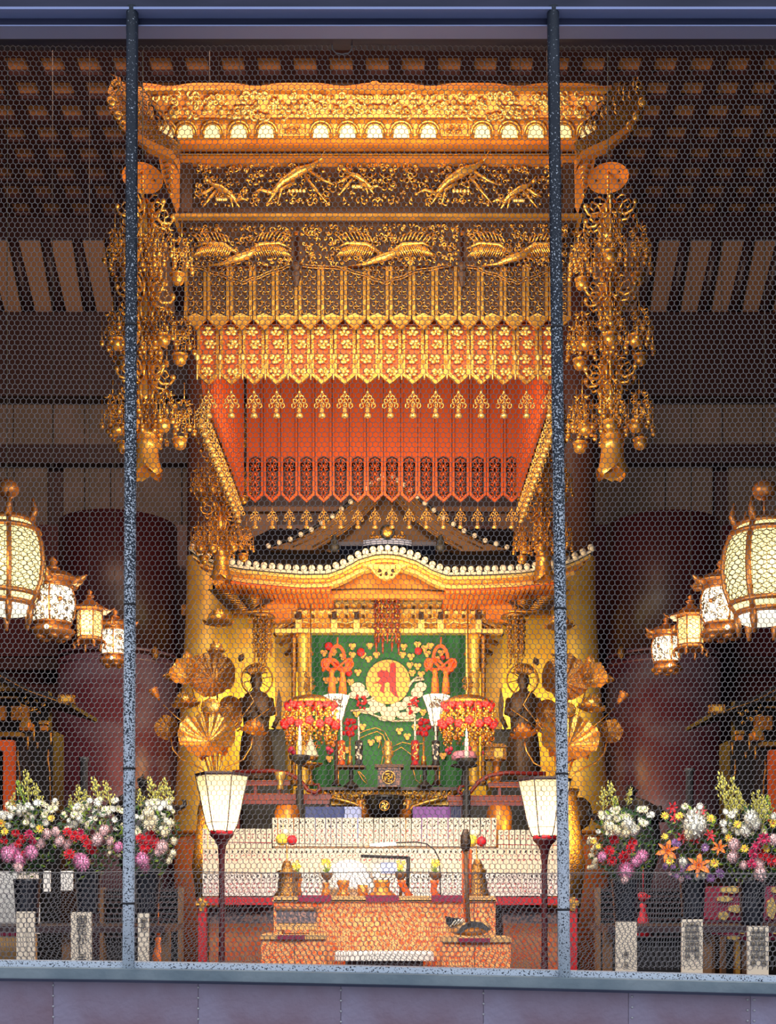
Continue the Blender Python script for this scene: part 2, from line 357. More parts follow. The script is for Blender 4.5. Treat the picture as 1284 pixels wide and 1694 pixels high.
def hexnet(x0, y0, x1, y1, Y, w=9.35, seed=1, holes=(), skew=0, rw=.00092, jit=.35, warp=0):
    g = np.random.RandomState(seed); h = w*.8660254; s = w/math.sqrt(3); nx = int((x1-x0)/w)+2; ny = int((y1-y0)/(1.5*s))+2
    idx = {}; pts = []; ed = set()
    def node(x, y):
        k = (round(x*4), round(y*4))
        if k not in idx: idx[k] = len(pts); pts.append((x, y))
        return idx[k]
    for j in range(ny):
        for i in range(nx):
            cx = x0+i*w+(j % 2)*w/2; cy = y0+j*1.5*s
            c = [node(cx+s*sin(pi*k/3), cy-s*cos(pi*k/3)) for k in range(6)]
            for a in range(6): e = (c[a], c[(a+1) % 6]); ed.add((min(e), max(e)))
    p = np.array(pts); p = p+g.uniform(-jit, jit, p.shape)
    if warp: 
        p = p+np.stack([np.sin(p[:, 1]/23+p[:, 0]/61)*warp*1.6+np.sin(p[:, 0]/37)*warp, np.sin(p[:, 0]/29+1)*warp], 1)
    else: p = p+np.stack([np.sin(p[:, 1]/90)*1.5+np.sin(p[:, 0]/140+p[:, 1]/210)*2, np.sin(p[:, 0]/120)*1.2], 1)
    p[:, 0] += (p[:, 1]-y0)*skew
    E = np.array(sorted(ed)); A, B = p[E[:, 0]], p[E[:, 1]]; mid = (A+B)/2
    ok = (mid[:, 0] > x0) & (mid[:, 0] < x1) & (mid[:, 1] > y0) & (mid[:, 1] < y1)
    for hx, hy, rx, ry in holes: ok &= ((np.abs((mid[:, 0]-hx)/rx)**4+np.abs((mid[:, 1]-hy)/ry)**4) > 1)
    A = A[ok]; B = B[ok]
    d = B-A; l = np.linalg.norm(d, axis=1, keepdims=True); d = d/l; nrm = np.stack([-d[:, 1], d[:, 0]], 1)
    vert = (np.abs(d[:, 1]) > .9)[:, None]; R_ = np.where(vert, 1.35, 1.0)*rw*F/Y   # twisted pairs are thicker
    def w3(q, yy): return np.stack([(q[:, 0]-HX)*yy/F, np.full(len(q), yy), EYE+(HY-q[:, 1])*yy/F], 1)
    off = [(nrm*R_, 0), (-nrm*R_*.5, -rw*.87), (-nrm*R_*.5, rw*.87)]
    V = np.concatenate([w3(q+o, Y)+np.array([0, dy, 0]) for q in (A, B) for o, dy in off]); n = len(A)
    Fc = []
    for a, b in ((0, 1), (1, 2), (2, 0)):
        i = np.arange(n); Fc.append(np.stack([i+a*n, i+b*n, i+(b+3)*n, i+(a+3)*n], 1))
    return V, np.concatenate(Fc)
def netobj(name, V, Fc, label, cat, group, extra=None):
    if extra is not None:
        ev = np.array(extra.v); quads = [f if len(f) == 4 else None for f in extra.f]
    c = V.mean(0); c[2] = V[:, 2].min(); V = V-c; me = bpy.data.meshes.new(name); me.from_pydata(V, [], Fc.tolist()); me.materials.append(M['wire']); me.update()
    o = bpy.data.objects.new(name, me); SC.collection.objects.link(o); o.location = c; o['_w'] = tuple(c)
    seto(o, label, cat, group)
    if extra is not None: build('edge_wire', extra, 'wire', o)
    return o
for i, (x0, x1, lab) in enumerate(((-60, 212, 'left of the left bar'), (216, 925, 'between the two painted bars'), (922, 1350, 'right of the right bar'))):
    V, Fc = hexnet(x0, 40, x1, 1600, G, seed=i, holes=((565, 70, 17, 20),) if i == 1 else ())
    ex = None
    if i == 1:
        ex = MB(); ex.ptube([(549, 52), (556, 49), (566, 50), (575, 49), (582, 53), (583, 70), (582, 82), (577, 88), (566, 90), (556, 88), (550, 82), (549, 68), (549, 52)], 1.1, G)
    netobj('wire_netting', V, Fc, 'hexagonal wire netting stretched over the window '+lab, 'wire netting', 'upper wire netting', ex)
    if i == 1: ex = MB(); ex.ptube([(232, 1391), (500, 1396), (700, 1400), (915, 1405)], .5, G-.02); o = solo('guide_wire', ex, 'wire', 'thin straight wire crossing the middle window before the tablets', 'wire')
    V, Fc = hexnet(x0, 1442, x1, 1604, G+.012, w=9.1, seed=i+7, skew=.12-.1*i, warp=2.2, rw=.00088)
    ex = MB(); ex.ptube([(x, 1442+3*(x/1284)+1.2*sin(x/60)) for x in np.linspace(x0, x1, 24)], .8, G+.005)
    for dx in (.38, .8): 
        x = x0+(x1-x0)*dx; ex.ptube([(x, 1442), (x+2, 1600)], .5, G+.01)
    netobj('wire_netting', V, Fc, 'doubled lower strip of wire netting above the sill '+lab, 'wire netting', 'lower wire netting', ex)
# ---------------------------------------------------------------- gilt canopy hanging before the sanctuary
YC, CX = 7.0, 625.0            # depth of its front, pixel centre there
YB = 9.2
def strip_mesh(w, top, tip, style, seed):
    # local metres, x across, z up from the tip (0); built at Y=0 facing -Y ; w width, top height
    mb = MB(); h = w*.42; k = w/2-.003; z1 = top
    out = [(-k, z1), (k, z1), (k, h), (0, 0), (-k, h)]
    inn = [(-k+.016, z1), (k-.016, z1), (k-.016, h+.012), (0, .022), (-k+.016, h+.012)]
    def ring(o, i, y, m):
        a = [(p[0], y, p[1]) for p in o]; b = [(p[0], y, p[1]) for p in i]; n = 5
        mb.add(a+b, [(j, n+j, n+(j+1) % n, (j+1) % n)[::-1] for j in range(n)], m, False)
        c = [(p[0], y+.02, p[1]) for p in o]; mb.add(a+c, [(j, (j+1) % n, n+(j+1) % n, n+j)[::-1] for j in range(n)], m, False)
        c = [(p[0], y+.02, p[1]) for p in i]; mb.add(b+c, [(j, (j+1) % n, n+(j+1) % n, n+j) for j in range(n)], m, False)
    ring(out, inn, -.02, 0)
    def curl(x, z, r, a0, d, t, rt=.003, m=1, y=-.012):
        pts = []; rs = []
        for i in range(8):
            q = i/7; a = a0+d*q*t*2*pi; rr = r*(1-.8*q); pts.append((x+rr*cos(a), y-.006*sin(pi*q), z+rr*sin(a))); rs.append(rt*(1-.4*q))
        mb.tube(pts, rs, 4, m)
    g = random.Random(seed)
    if style == 'fret':                       # pierced foliage, seen from its red-lacquered back
        zt = .30; mb.add([(-k, .005, zt+.03), (0, .005, zt+.06), (k, .005, zt+.03), (k, .005, z1), (-k, .005, z1)], [(0, 1, 2, 3, 4)], 0, False)
        mb.add([(-k, .012, zt+.03), (0, .012, zt+.06), (k, .012, zt+.03), (k, .012, z1), (-k, .012, z1)], [(4, 3, 2, 1, 0)], 0, False)
        mb.tube([(-k+.012, -.012, zt), (0, -.012, zt+.035), (k-.012, -.012, zt)], .005, 4, 0)
        for j in range(5):
            z = .045+j*.058
            for s in (-1, 1): curl(s*w*.2, z+.012, w*.17, pi/2-s*.5, s, .95, .0058, 0); curl(s*w*.17, z+.04, w*.13, -pi/2, -s, .8, .005, 0)
            mb.ball((0, -.01, z), .011, 0, (1.2, .6, 1.5), 6, 4)
    elif style == 'plate':                    # filled plate with low scrollwork
        mb.add([(-k, 0, z1), (k, 0, z1), (k, 0, h), (0, 0, 0), (-k, 0, h)], [(4, 3, 2, 1, 0)], 2, False)
        mb.add([(-k+.012, -.021, h+.012), (0, -.028, h+.03), (k-.012, -.021, h+.012), (0, -.024, .012)], [(0, 3, 2, 1)], 0, False)
        j = 0; z = h+.045
        while z < z1-.01:
            for s in (-1, 1):
                curl(s*w*.19, z, w*.16, g.uniform(0, 1)+pi/2, s*(1 if j % 2 else -1), 1.0)
            curl(0, z+.02, w*.1, g.uniform(0, 6), 1, .8); z += .042; j += 1
    else:                                     # plate with bright flowers
        mb.add([(-k, 0, z1), (k, 0, z1), (k, 0, h), (0, 0, 0), (-k, 0, h)], [(4, 3, 2, 1, 0)], 2, False)
        for j, z in enumerate((.075, .15, .235, .31)):
            x = g.uniform(-.012, .012)
            mb.ball((x, -.02, z), .012, 3, (1, .8, 1), 7, 5)
            for q in range(6):
                a = q*pi/3+g.uniform(-.3, .3); mb.ball((x+.024*cos(a), -.016, z+.020*sin(a)), .0125, 3, (1.25, .6, .8), 6, 4)
            for s in (-1, 1): curl(s*w*.3, z+.03, w*.13, g.uniform(0, 6), s, 1, .003, 1)
        for s in (-1, 1): curl(s*w*.16, .035, w*.1, pi/2, s, .9, .003, 3)
    me = bpy.data.meshes.new('pendant_strip'); me.from_pydata(mb.v, [], mb.f)
    ms = {'fret': ['red_gilt']*2, 'plate': ['gold', 'gold', 'gold_back'], 'flower': ['gold', 'gold', 'red_gilt', 'gold_bright']}[style]
    for q in ms: me.materials.append(M[q])
    me.polygons.foreach_set('material_index', mb.m); me.polygons.foreach_set('use_smooth', mb.s); me.update(); return me
def drop_mesh():                              # little cluster of rings with a bell below
    mb = MB(); mb.tube([(0, 0, .16), (0, 0, .03)], .0014, 4)
    g = random.Random(5)
    for x, z in ((0, .115), (-.022, .085), (.022, .085), (0, .065), (-.012, .10), (.012, .10), (-.03, .06), (.03, .06)):
        pts = [(x+.010*cos(a), g.uniform(-.01, .01), z+.012*sin(a)) for a in np.linspace(0, 2*pi, 8)]; mb.tube(pts, .0028, 4, 0, False)
    for z in (.05, .035): mb.lathe([(z-.004, .012), (z+.004, .009)], (0, 0), 8)
    mb.lathe([(.026, .006), (.016, .017), (.004, .019), (0, .010)], (0, 0), 10); mb.ball((0, 0, .13), .007)
    me = bpy.data.meshes.new('pendant_drop'); me.from_pydata(mb.v, [], mb.f); me.materials.append(M['gold_bright']); me.polygons.foreach_set('use_smooth', mb.s); me.update(); return me
def place(me, name, parent, loc, rz=0, sc=None, label=None):
    o = bpy.data.objects.new(name, me); SC.collection.objects.link(o); o.parent = parent; pw = parent['_w']
    o.location = [loc[i]-pw[i] for i in range(3)]; o.rotation_euler[2] = rz; o['_w'] = tuple(loc)
    if sc: o.scale = sc
    if label: o['label'] = label
    return o
def canopy():
    t = thing('hanging_canopy', 'huge square gilt canopy with rows of pendant strips, hung in front of the altar', 'canopy', P(CX, 640, YC))
    X0 = P(300, 0, YC)[0]; X1 = P(950, 0, YC)[0]; dx = X1-X0
    # box body: mouldings and dark gold panels
    mb = MB()
    mb.pbox(300, 265, 950, 345, YC+.03, .06, 1)
    for s in ((300, 318), (932, 950)): mb.pbox(s[0], 262, s[1], 350, YC-.01, .08, 1)
    mb.pbox(300, 345, 950, 354, YC, .1, 1); mb.pbox(286, 353, 964, 358, YC-.05, .2, 0); mb.pbox(290, 358, 960, 361, YC-.03, .15, 2); mb.pbox(295, 361, 955, 366, YC-.01, .1, 1)
    for y0, y1, yo, m_ in ((234, 240, -.06, 2), (241, 245, -.03, 0), (246, 253, 0, 1), (254, 257, -.04, 0), (258, 262, -.05, 2), (262, 266, -.02, 0)): mb.pbox(298, y0, 952, y1, YC+yo, .12, m_)
    za = P(0, 240, YC)[2]; zb = P(0, 366, YC)[2]
    for x in (X0, X1): mb.box((x, (YC+YB)/2+.05, (za+zb)/2), (.06, YB-YC+.05, za-zb), 1)
    mb.box(((X0+X1)/2, YB+.1, (za+zb)/2), (dx, .06, za-zb), 1); mb.box(((X0+X1)/2, (YC+YB)/2+.06, za-.05), (dx, YB-YC, .05), 1)
    build('canopy_body', mb, ['gold', 'gold_back', 'gold_orange'], t)
    # sloping cornice: pierced cresting, embossed clouds, row of arched niches
    YT = 6.75
    def slope(x, y):                      # point on the inclined face
        f = (232-y)/(232-148); Y = YC-.06+(YT-YC+.06)*f; return P(x, y, Y)
    xl = lambda y: 298-(232-y)/84*(298-236); xr = lambda y: 952+(232-y)/84*(1012-952)
    mb = MB(); n = 40
    for j in range(n):
        a, b = j/n, (j+1)/n
        q = [slope(xl(y)+(xr(y)-xl(y))*u, y) for u, y in ((a, 150), (b, 150), (b, 236), (a, 236))]
        mb.add(q+[(p[0], p[1]+.03, p[2]) for p in q], [(0, 3, 2, 1), (4, 5, 6, 7)], 0, False)
    def onb(y): return slope(0, y)[1]
    for (ya, yb) in ((146, 150), (196, 199), (226, 231)):
        Yq = onb(yb)-.02; mb.pbox(xl(ya), ya, xr(ya), yb, Yq, .03, 1)
    build('cornice_board', mb, ['gold_orange', 'gold'], t)
    mb = MB()                                 # top cresting with shallow scallops
    pts = [(236, 150)]+[(x, 137+5*abs(sin((x-640)/72*pi/2))**6+ (-3 if abs(x-620) < 8 else 0)) for x in range(236, 1013, 4)]+[(1012, 150)]
    mb.prism(pts, YT-.01, .03); build('cresting', mb, 'gold_orange', t)
    mb = MB(); g = random.Random(3)            # embossed clouds and foliage
    for i in range(150):
        y = g.uniform(157, 193); x = g.uniform(xl(y)+8, 625); r = g.uniform(4, 9); Yq = onb(y)-.025; a = g.uniform(0, 6); d = g.choice((-1, 1))
        mb.curl(x, y, Yq, r, .9, a, d, 2.2, 0, 5, 9); mb.curl(1250-x, y, Yq, r, .9, pi-a, -d, 2.2, 0, 5, 9)
        c = P(x+r*.3, y, Yq); mb.ball(c, r*.42*Yq/F, 0, (1.3, .5, 1), 7, 5); c = P(1250-x-r*.3, y, Yq); mb.ball(c, r*.42*Yq/F, 0, (1.3, .5, 1), 7, 5)
    build('embossed_clouds', mb, 'gold_bright', t, kind='stuff')
    mb = MB()
    xs = [274, 307, 351, 395, 440]+[531, 575, 620, 664, 709]+[798, 843, 886, 932, 973]
    for x in xs:
        Yq = onb(214)
        for k, (rx, ry, rt) in enumerate(((18.5, 25, 1.7), (14.5, 20, 1.5))):
            pts = [(x+rx*cos(a), 225-ry*(abs(sin(a))**.75)+0) for a in np.linspace(0, pi, 13)]; mb.ptube([(p[0], p[1], onb(p[1])-Yq-.02-.01*k) for p in pts], rt+.4, Yq, 5, 0)
        pts = [(x-13, 227), (x-13, 213), (x-8, 206), (x, 203), (x+8, 206), (x+13, 213), (x+13, 227)]
        q = [slope(a, b) for a, b in pts]; mb.add([(p[0], p[1]-.012, p[2]-.010) for p in q], [tuple(range(7))], 1, False)
    for x in (485, 754):
        for dx_ in (-7, 7): scrolls(mb, x+dx_-8, 203, x+dx_+8, 224, onb(214)-.015, 7, (3, 6), 1.3, 0, 9)
        mb.ptube([(x-20, 226), (x-20, 202), (x+20, 202), (x+20, 226)], 1.6, onb(214)-.02, 5)
    build('arched_niches', mb, ['gold', 'niche_glow'], t)
    # carved friezes
    mb = MB(); Yq = YC-.0
    scrolls(mb, 322, 270, 625, 340, Yq, 190, (3, 7), 1.4, 0, 11, 110, 625)
    for cx, cy, s in ((493, 300, 1), (765, 300, 1), (860, 322, .6), (365, 320, -.6), (590, 300, -.55)):
        q = lambda x, y: (cx+x*s, cy+y*abs(s), -.04)
        mb.ptube([q(-45, 20), q(-25, 0), (cx, cy-16*abs(s), -.06), q(22, -24), q(36, -36)], [2, 6*abs(s), 8*abs(s), 5*abs(s), 2.5], Yq, 7, 0)
        mb.ptube([q(34, -34), q(42, -40), q(48, -36)], [3, 3.2, 1], Yq, 6, 0); mb.ptube([q(36, -38), q(44, -50), q(50, -52)], [1, .8, .4], Yq, 4, 0)
        for l in ([(-25, 4), (-40, 22), (-52, 38)], [(-8, 2), (-28, 14), (-34, 38)], [(12, -8), (30, 14), (50, 38)], [(20, -16), (42, -2), (60, 6)], [(-40, 20), (-62, 14), (-75, 20)]): mb.ptube([q(*p) for p in l], [3.2*abs(s)**.5, 2.4, 1.1], Yq, 5, 0)
        for a in range(5): mb.ball(P(cx+(a*6-14)*s, cy+16*abs(s), Yq-.03), .011, 1, n=6, k=4)
    build('carved_animal_frieze', mb, ['gold', 'gold_bright'], t)
    mb = MB()
    for x0, x1 in ((308, 487), (494, 762), (768, 945)):
        cxp = (x0+x1)/2; cc = 637 if x0 == 494 else (400 if x0 == 308 else 855); dp = 30
        mb.prism([(x0, 366), (x1, 366), (x1, 440), (cc+22, 462), (cc, 470), (cc-22, 462), (x0, 440)], YC+.02, .03, 1)
        for e in ([(x0, 440), (cc-60, 448), (cc-22, 462), (cc, 470), (cc+22, 462), (cc+60, 448), (x1, 440)],):
            for o in (0, -4):
                pts = []
                for k in range(len(e)-1):
                    for f in np.linspace(0, 1, 5)[:-1]: pts.append((e[k][0]*(1-f)+e[k+1][0]*f, e[k][1]*(1-f)+e[k+1][1]*f+o+1.2*sin(len(pts)*1.6), -.02))
                mb.ptube(pts, 1.2, YC, 5, 0)
        scrolls(mb, x0+4, 372, x1-4, 440, YC, int((x1-x0)*1.1), (2.5, 6), 1.3, 2, int(x0), 60)
        scrolls(mb, cc-40, 440, cc+40, 456, YC, 22, (2.5, 5), 1.05, 0, 4, 6)
        for s in (-1, 1):                        # phoenix wings
            mb.ptube([(cc+s*6, 420, -.05), (cc+s*30, 404, -.06), (cc+s*62, 402, -.06), (cc+s*80, 410, -.05)], [3, 3, 2.4, 1], YC, 6, 2)
            for k in range(16):
                bx = cc+s*(16+k*3.6); by = 411-8*sin(k/15*pi); l = 15+6*sin(k/15*pi); mb.ptube([(bx, by, -.06), (bx+s*5, by+l*.5, -.07), (bx+s*(9+k*.3), by+l, -.05)], [1.5, 1.6, .6], YC, 5, 2)
            for k in range(9): mb.ptube([(cc+s*(20+k*6), 402-5*sin(k/8*pi), -.05), (cc+s*(24+k*6.6), 392-7*sin(k/8*pi), -.06), (cc+s*(34+k*6.6), 386-6*sin(k/8*pi))], [1.2, 1.3, .5], YC, 4, 2)
        mb.ptube([(cc-60, 440, -.04), (cc-34, 437, -.06), (cc-10, 428, -.08), (cc+12, 421, -.09), (cc+26, 412, -.07), (cc+36, 418, -.05)], [.8, 2, 6, 6, 2.6, 1], YC, 8, 2)
    for x in (490, 765): mb.plathe(x, [(436, 6), (442, 9), (448, 5), (454, 9), (462, 7), (474, 3)], YC-.02, 8, 1)
    build('carved_phoenix_frieze', mb, ['gold_antique', 'gold_back', 'gold'], t)
    # corner horns of the cornice
    for s in (1, -1):
        m_ = (lambda x: x) if s == 1 else (lambda x: 1250-x-2)
        mb = MB()
        o = [(1008, 147), (1030, 139), (1052, 134), (1066, 140), (1070, 152), (1064, 164), (1069, 174), (1064, 188), (1056, 192), (1056, 200), (1046, 213), (1030, 217), (1006, 232), (975, 246), (955, 256), (950, 236), (985, 215)]
        mb.prism([(m_(x), y) for x, y in o], 6.62, .035, 1)
        g = random.Random(8)
        for i in range(26):
            f = g.random(); x = 1062-f*85+g.uniform(-12, 12); y = 150+f*72+g.uniform(-16, 10)
            mb.ptube([(m_(x), y), (m_(x-6), y-9, -.03), (m_(x-4), y-20, -.03), (m_(x+6), y-26)], [1.2, 2, 1.8, .8], 6.60, 5, 1)
        for x, y, r in ((1058, 139, 7), (1064, 168, 9), (1054, 192, 8), (1044, 208, 9)): mb.ball(P(m_(x), y, 6.59), r*6.6/F, 0, (1, .6, 1), 9, 6); mb.curl(m_(x), y, 6.56, r+1, 1.1, 0, s, 1.6, 0)
        rim = [(1044, 208), (1028, 220), (1005, 236), (980, 247), (962, 256), (954, 270)]
        for i in range(5): mb.prism([(m_(rim[i][0]), rim[i][1]-6), (m_(rim[i+1][0]), rim[i+1][1]-6), (m_(rim[i+1][0]), rim[i+1][1]+7), (m_(rim[i][0]), rim[i][1]+7)], 6.57, .06, 2)
        build('corner_horn', mb, ['gold', 'gold_antique', 'gold_orange'], t)
        mb = MB(); mb.prism([(m_(952), 262), (m_(986), 258), (m_(980), 290), (m_(958), 348), (m_(953), 336)], 6.75, .04, 2)
        for k in range(7): mb.ptube([(m_(956+k*2), 272+k*9), (m_(964), 266+k*9, -.02), (m_(978-k*2), 270+k*9)], 1.6, 6.74, 5, 0)
        build('corner_bracket', mb, ['gold', 'gold_antique', 'gold_orange'], t)
    # pendant strips: two front tiers, the pierced row at the back and the two sides
    pit = 37.6; wm = pit*YC/F
    p1 = [strip_mesh(wm, .36, 0, 'plate', k) for k in range(3)]; p2 = [strip_mesh(wm, .36, 0, 'flower', 20+k) for k in range(3)]; wb = 28.4*YB/F; p3 = strip_mesh(wb, 1.42, 0, 'fret', 40)
    dm = drop_mesh()
    for k in range(-8, 9): place(p1[k % 3], 'pendant_strip', t, P(CX+pit*k, 546, YC+.01))
    for k in range(-8, 8): place(p2[k % 3], 'pendant_strip', t, P(CX+2+pit*(k+.5), 638, YC+.07), label='bright flowered lower strip' if k == 0 else None)
    for k in range(-8, 8): place(dm, 'pendant_drop', t, P(CX+2+pit*(k+.5), 691, YC+.07), sc=(1.15,)*3)
    for k in range(-8, 8):
        place(p3, 'pendant_strip', t, P(634.5+28.3*(k+.5), 832, YB)); place(dm, 'pendant_drop', t, P(634.5+28.3*(k+.5), 874, YB), sc=(1.1,)*3)
    z = P(0, 832, YB)[2]; zd = P(0, 874, YB)[2]
    for s, xx in ((1, X0+.09), (-1, X1-.09)):
        for k in range(16):
            yy = YC+.17+(YB-YC-.25)*(k+.5)/16
            place(p3, 'pendant_strip', t, (xx, yy, z), pi/2*s); place(dm, 'pendant_drop', t, (xx-.01*s, yy, zd), 0, (1.1,)*3)
    # beads between the flowered strips
    bm = MB()
    for k in range(-8, 9):
        x = CX+2+pit*k
        bm.plathe(x, [(586, 2), (589, 3.6), (593, 3.6), (596, 2)], YC+.03, 8); bm.ptube([(x, 596), (x, 628)], 1.4, YC+.04, 5)
    build('bead_row', bm, 'gold_bright', t, kind='stuff')
    mb = MB()                                  # ropes up to the ceiling
    for x in (330, 920):
        for yy in (YC+.4, YB-.3): mb = MB(); c = P(x, 0, YC); mb.tube([(c[0], yy, za-.05), (c[0], yy, EYE+7.25)], .004, 5); build('suspension_rod', mb, 'iron', t)
    return t
canopy()
# ---------------------------------------------------------------- hanging metal ornaments at the four corners of the canopy
def ornament():
    Y = 6.4; cx = 1010.0; t = thing('hanging_ornament', 'x', 'hanging ornament', P(cx, 795, Y), 'gilt tiered ornaments round the canopy')
    mb = MB()                              # shallow disc it hangs from, tilted so its underside shows
    c = P(1006, 293, Y); vs = []
    for k, (r, z) in enumerate(((.004, .045), (.05, .035), (.085, .012), (.108, -.01))):
        for i in range(24): a = 2*pi*i/24; vs.append((c[0]+r*cos(a), c[1]+r*sin(a), c[2]+z*.6-r*sin(a)*.20))
    mb.add(vs, [(k*24+i, k*24+(i+1) % 24, (k+1)*24+(i+1) % 24, (k+1)*24+i) for k in range(3) for i in range(24)])
    for a in (2.6, .5, 3.9, 5.5): mb.ball((c[0]+.07*cos(a), c[1]+.07*sin(a), c[2]-.0), .006, 1)
    build('ceiling_disc', mb, ['gold_orange', 'ink'], t)
    mb = MB(); mb.tube([P(1006, 285, Y), P(1007, 350, Y)], .006, 6)
    for k in range(6): mb.ball(P(1006, 292+k*7, Y), .009, n=6, k=4)
    build('chain', mb, 'gold', t)
    mb = MB(); q = P(1006, 288, Y); mb.tube([q, (q[0], Y, EYE+7.25)], .0025, 4); build('hanging_wire', mb, 'iron', t)
    mb = MB(); mb.tube([P(cx-1, 340, Y), P(cx+1, 710, Y)], .010, 6); build('stem', mb, 'gold_antique', t)
    S = Y/F
    def crown_mesh(sc):
        mb = MB()
        for k in range(6):
            a = 2*pi*k/6+.35; u = np.array((cos(a), sin(a), 0)); z = np.array((0, 0, 1.))
            pl = lambda pts: [tuple(u*x*sc*S+z*y*sc*S) for x, y in pts]
            mb.tube(pl([(3, 20), (10, 12), (14, 0), (24, -8), (36, -6), (42, 2), (40, 8)]), [.004, .007, .008, .008, .007, .006, .003], 5)
            mb.tube(pl([(14, 0), (20, 10), (30, 12), (34, 5), (28, 0), (24, 4)]), [.006, .006, .005, .004, .004, .002], 5)
            mb.tube(pl([(5, -2), (16, -14), (28, -16), (33, -10)]), [.007, .007, .006, .003], 5)
            mb.tube(pl([(8, 18), (18, 22), (26, 18)]), [.004, .005, .002], 5)
            mb.tube(pl([(6, -8), (20, -24), (14, -38), (4, -40)]), [.006, .007, .006, .004], 5)
            mb.tube(pl([(12, -18), (16, -30), (8, -34), (6, -26)]), [.004, .004, .004, .003], 4)
            mb.ball(tuple(u*40*sc*S+z*4*sc*S), .013, 0, n=7, k=5)
        for k in range(8):
            a = 2*pi*k/8; u = np.array((cos(a), sin(a), 0)); p = [u*.01+np.array((0, 0, .07)), u*.035+np.array((0, 0, .03)), u*.03+np.array((0, 0, -.02))]; mb.tube([tuple(q) for q in p], [.003, .012, .002], 4)
        mb.lathe([(-.14, .02), (-.10, .035), (-.04, .03), (.05, .015)], (0, 0), 10, flute=.2, nf=5)
        me = bpy.data.meshes.new('crown'); me.from_pydata(mb.v, [], mb.f); me.materials.append(M['gold']); me.polygons.foreach_set('use_smooth', mb.s); return me
    def tassel_mesh(seed):                 # chain, little roof, net of rings, beads
        mb = MB(); g = random.Random(seed); mb.tube([(0, 0, .10), (0, 0, 0)], .003, 4)
        for k in range(6):
            a = k*pi/3; mb.tube([(.004*cos(a), .004*sin(a), .012), (.03*cos(a), .03*sin(a), -.012), (.048*cos(a), .048*sin(a), -.008)], [.003, .007, .002], 4)
        for k in range(26):
            a = g.uniform(0, 6.28); q = g.uniform(.008, .055); z = -.02-g.uniform(0, .12); 
            pts = [(q*cos(a)+.010*cos(b), q*sin(a), z+.011*sin(b)) for b in np.linspace(0, 2*pi, 7)]; mb.tube(pts, .003, 4, 0, False)
        for k in range(16):
            a = g.uniform(0, 6.28); q = g.uniform(.02, .06); z = -.05-g.uniform(0, .10); mb.ball((q*cos(a), q*sin(a), z), g.uniform(.005, .0085), 0, n=6, k=4)
        for k in range(5):
            a = 2*pi*k/5; c = (.055*cos(a), .055*sin(a)); mb.tube([(c[0], c[1], -.02), (c[0], c[1], -.15)], .002, 4); mb.lathe([(-.155, .012), (-.15, .013)], c, 8); mb.ball((c[0], c[1], -.166), .013, n=8, k=5)
        me = bpy.data.meshes.new('tassel_cluster'); me.from_pydata(mb.v, [], mb.f); me.materials.append(M['gold']); me.polygons.foreach_set('use_smooth', mb.s); return me
    ball = MB(); ball.ball((0, 0, 0), .037, 0, (1, 1, .95), 14, 9); ball.lathe([(.018, .040), (.024, .043), (.030, .026)], (0, 0), 14); bm_ = bpy.data.meshes.new('bell_ball'); bm_.from_pydata(ball.v, [], ball.f); bm_.materials.append(M['gold']); bm_.polygons.foreach_set('use_smooth', ball.s)
    cm = crown_mesh(1.0); tms = [tassel_mesh(k) for k in range(3)]
    # three tiers: crown height, tassel height, ball height, radius
    for tier, (yc, yt, yb, rad, ns) in enumerate(((355, 385, 448, 58, 6), (487, 520, 582, 62, 6), (622, 655, 722, 62, 6))):
        place(cm, 'crown', t, P(cx, yc, Y), sc=(1.15,)*3)
        for k in range(ns):
            a = 2*pi*k/ns+.35; rr = rad*S*(.85 if k % 2 else 1.05); c = P(cx, yt+(8 if k % 2 else 0), Y); l = (c[0]+rr*cos(a), c[1]+rr*sin(a), c[2])
            place(tms[k % 3], 'tassel_cluster', t, l, rz=a)
            if k % 2 == 0 or tier: place(bm_, 'bell_ball', t, (l[0]*1-.12*0+(c[0]-l[0])*.12, l[1]+(c[1]-l[1])*.12, P(0, yb+(-6 if k % 2 else 4), Y)[2]))
        for k in range(3):
            a = 2*pi*k/3+1.2; c = P(cx, yt+14, Y); place(tms[k], 'tassel_cluster', t, (c[0]+.05*cos(a), c[1]+.05*sin(a), c[2]), rz=a)
    mb = MB()                             # long bell-shaped flower at the bottom
    z = lambda y: P(0, y, Y)[2]
    mb.plathe(1013, [(696, 5), (702, 13), (708, 15), (716, 17), (719, 19), (722, 17.5), (733, 18), (736, 20), (739, 18), (750, 19), (765, 21), (775, 23)], Y, 16, 0)
    c = P(1013, 0, Y)[0]
    for k in range(4):
        a0 = 2*pi*k/4+.1; vs = []
        for i in range(5):
            a = a0+i*(pi/2-.06)/4; tipd = 1-abs(i-2)/2; vs += [(c+21*S*cos(a), Y+21*S*sin(a), z(764)), (c+(24+5*tipd)*S*cos(a), Y+(24+5*tipd)*S*sin(a), z(776+9*tipd)), (c+(26)*S*cos(a), Y+(26)*S*sin(a), z(780+11*tipd if i in (1, 2, 3) else 777))]
        mb.add(vs, [(i*3+j, i*3+3+j, i*3+4+j, i*3+1+j) for i in range(4) for j in range(2)], 0)
    mb.add([P(990, 782, Y-.06), P(1036, 780, Y-.06), P(1024, 790, Y-.07), P(1013, 797, Y-.07), P(1000, 791, Y-.07), P(1013, 770, Y-.03)], [(0, 5, 1, 2, 3, 4)], 0, False)
    build('bell_flower', mb, 'gold', t)
    return t
orn = ornament()
orn['label'] = 'gilt tiered ornament with bell flower, hanging free at the right front corner of the canopy'
dup(orn, P(240, 795, 6.4), 'gilt tiered ornament with bell flower, hanging behind the left bar in front of the canopy')
dup(orn, P(364, 966, 9.3), 'smaller looking gilt ornament hanging at the rear left corner, its bell before the roof eave')
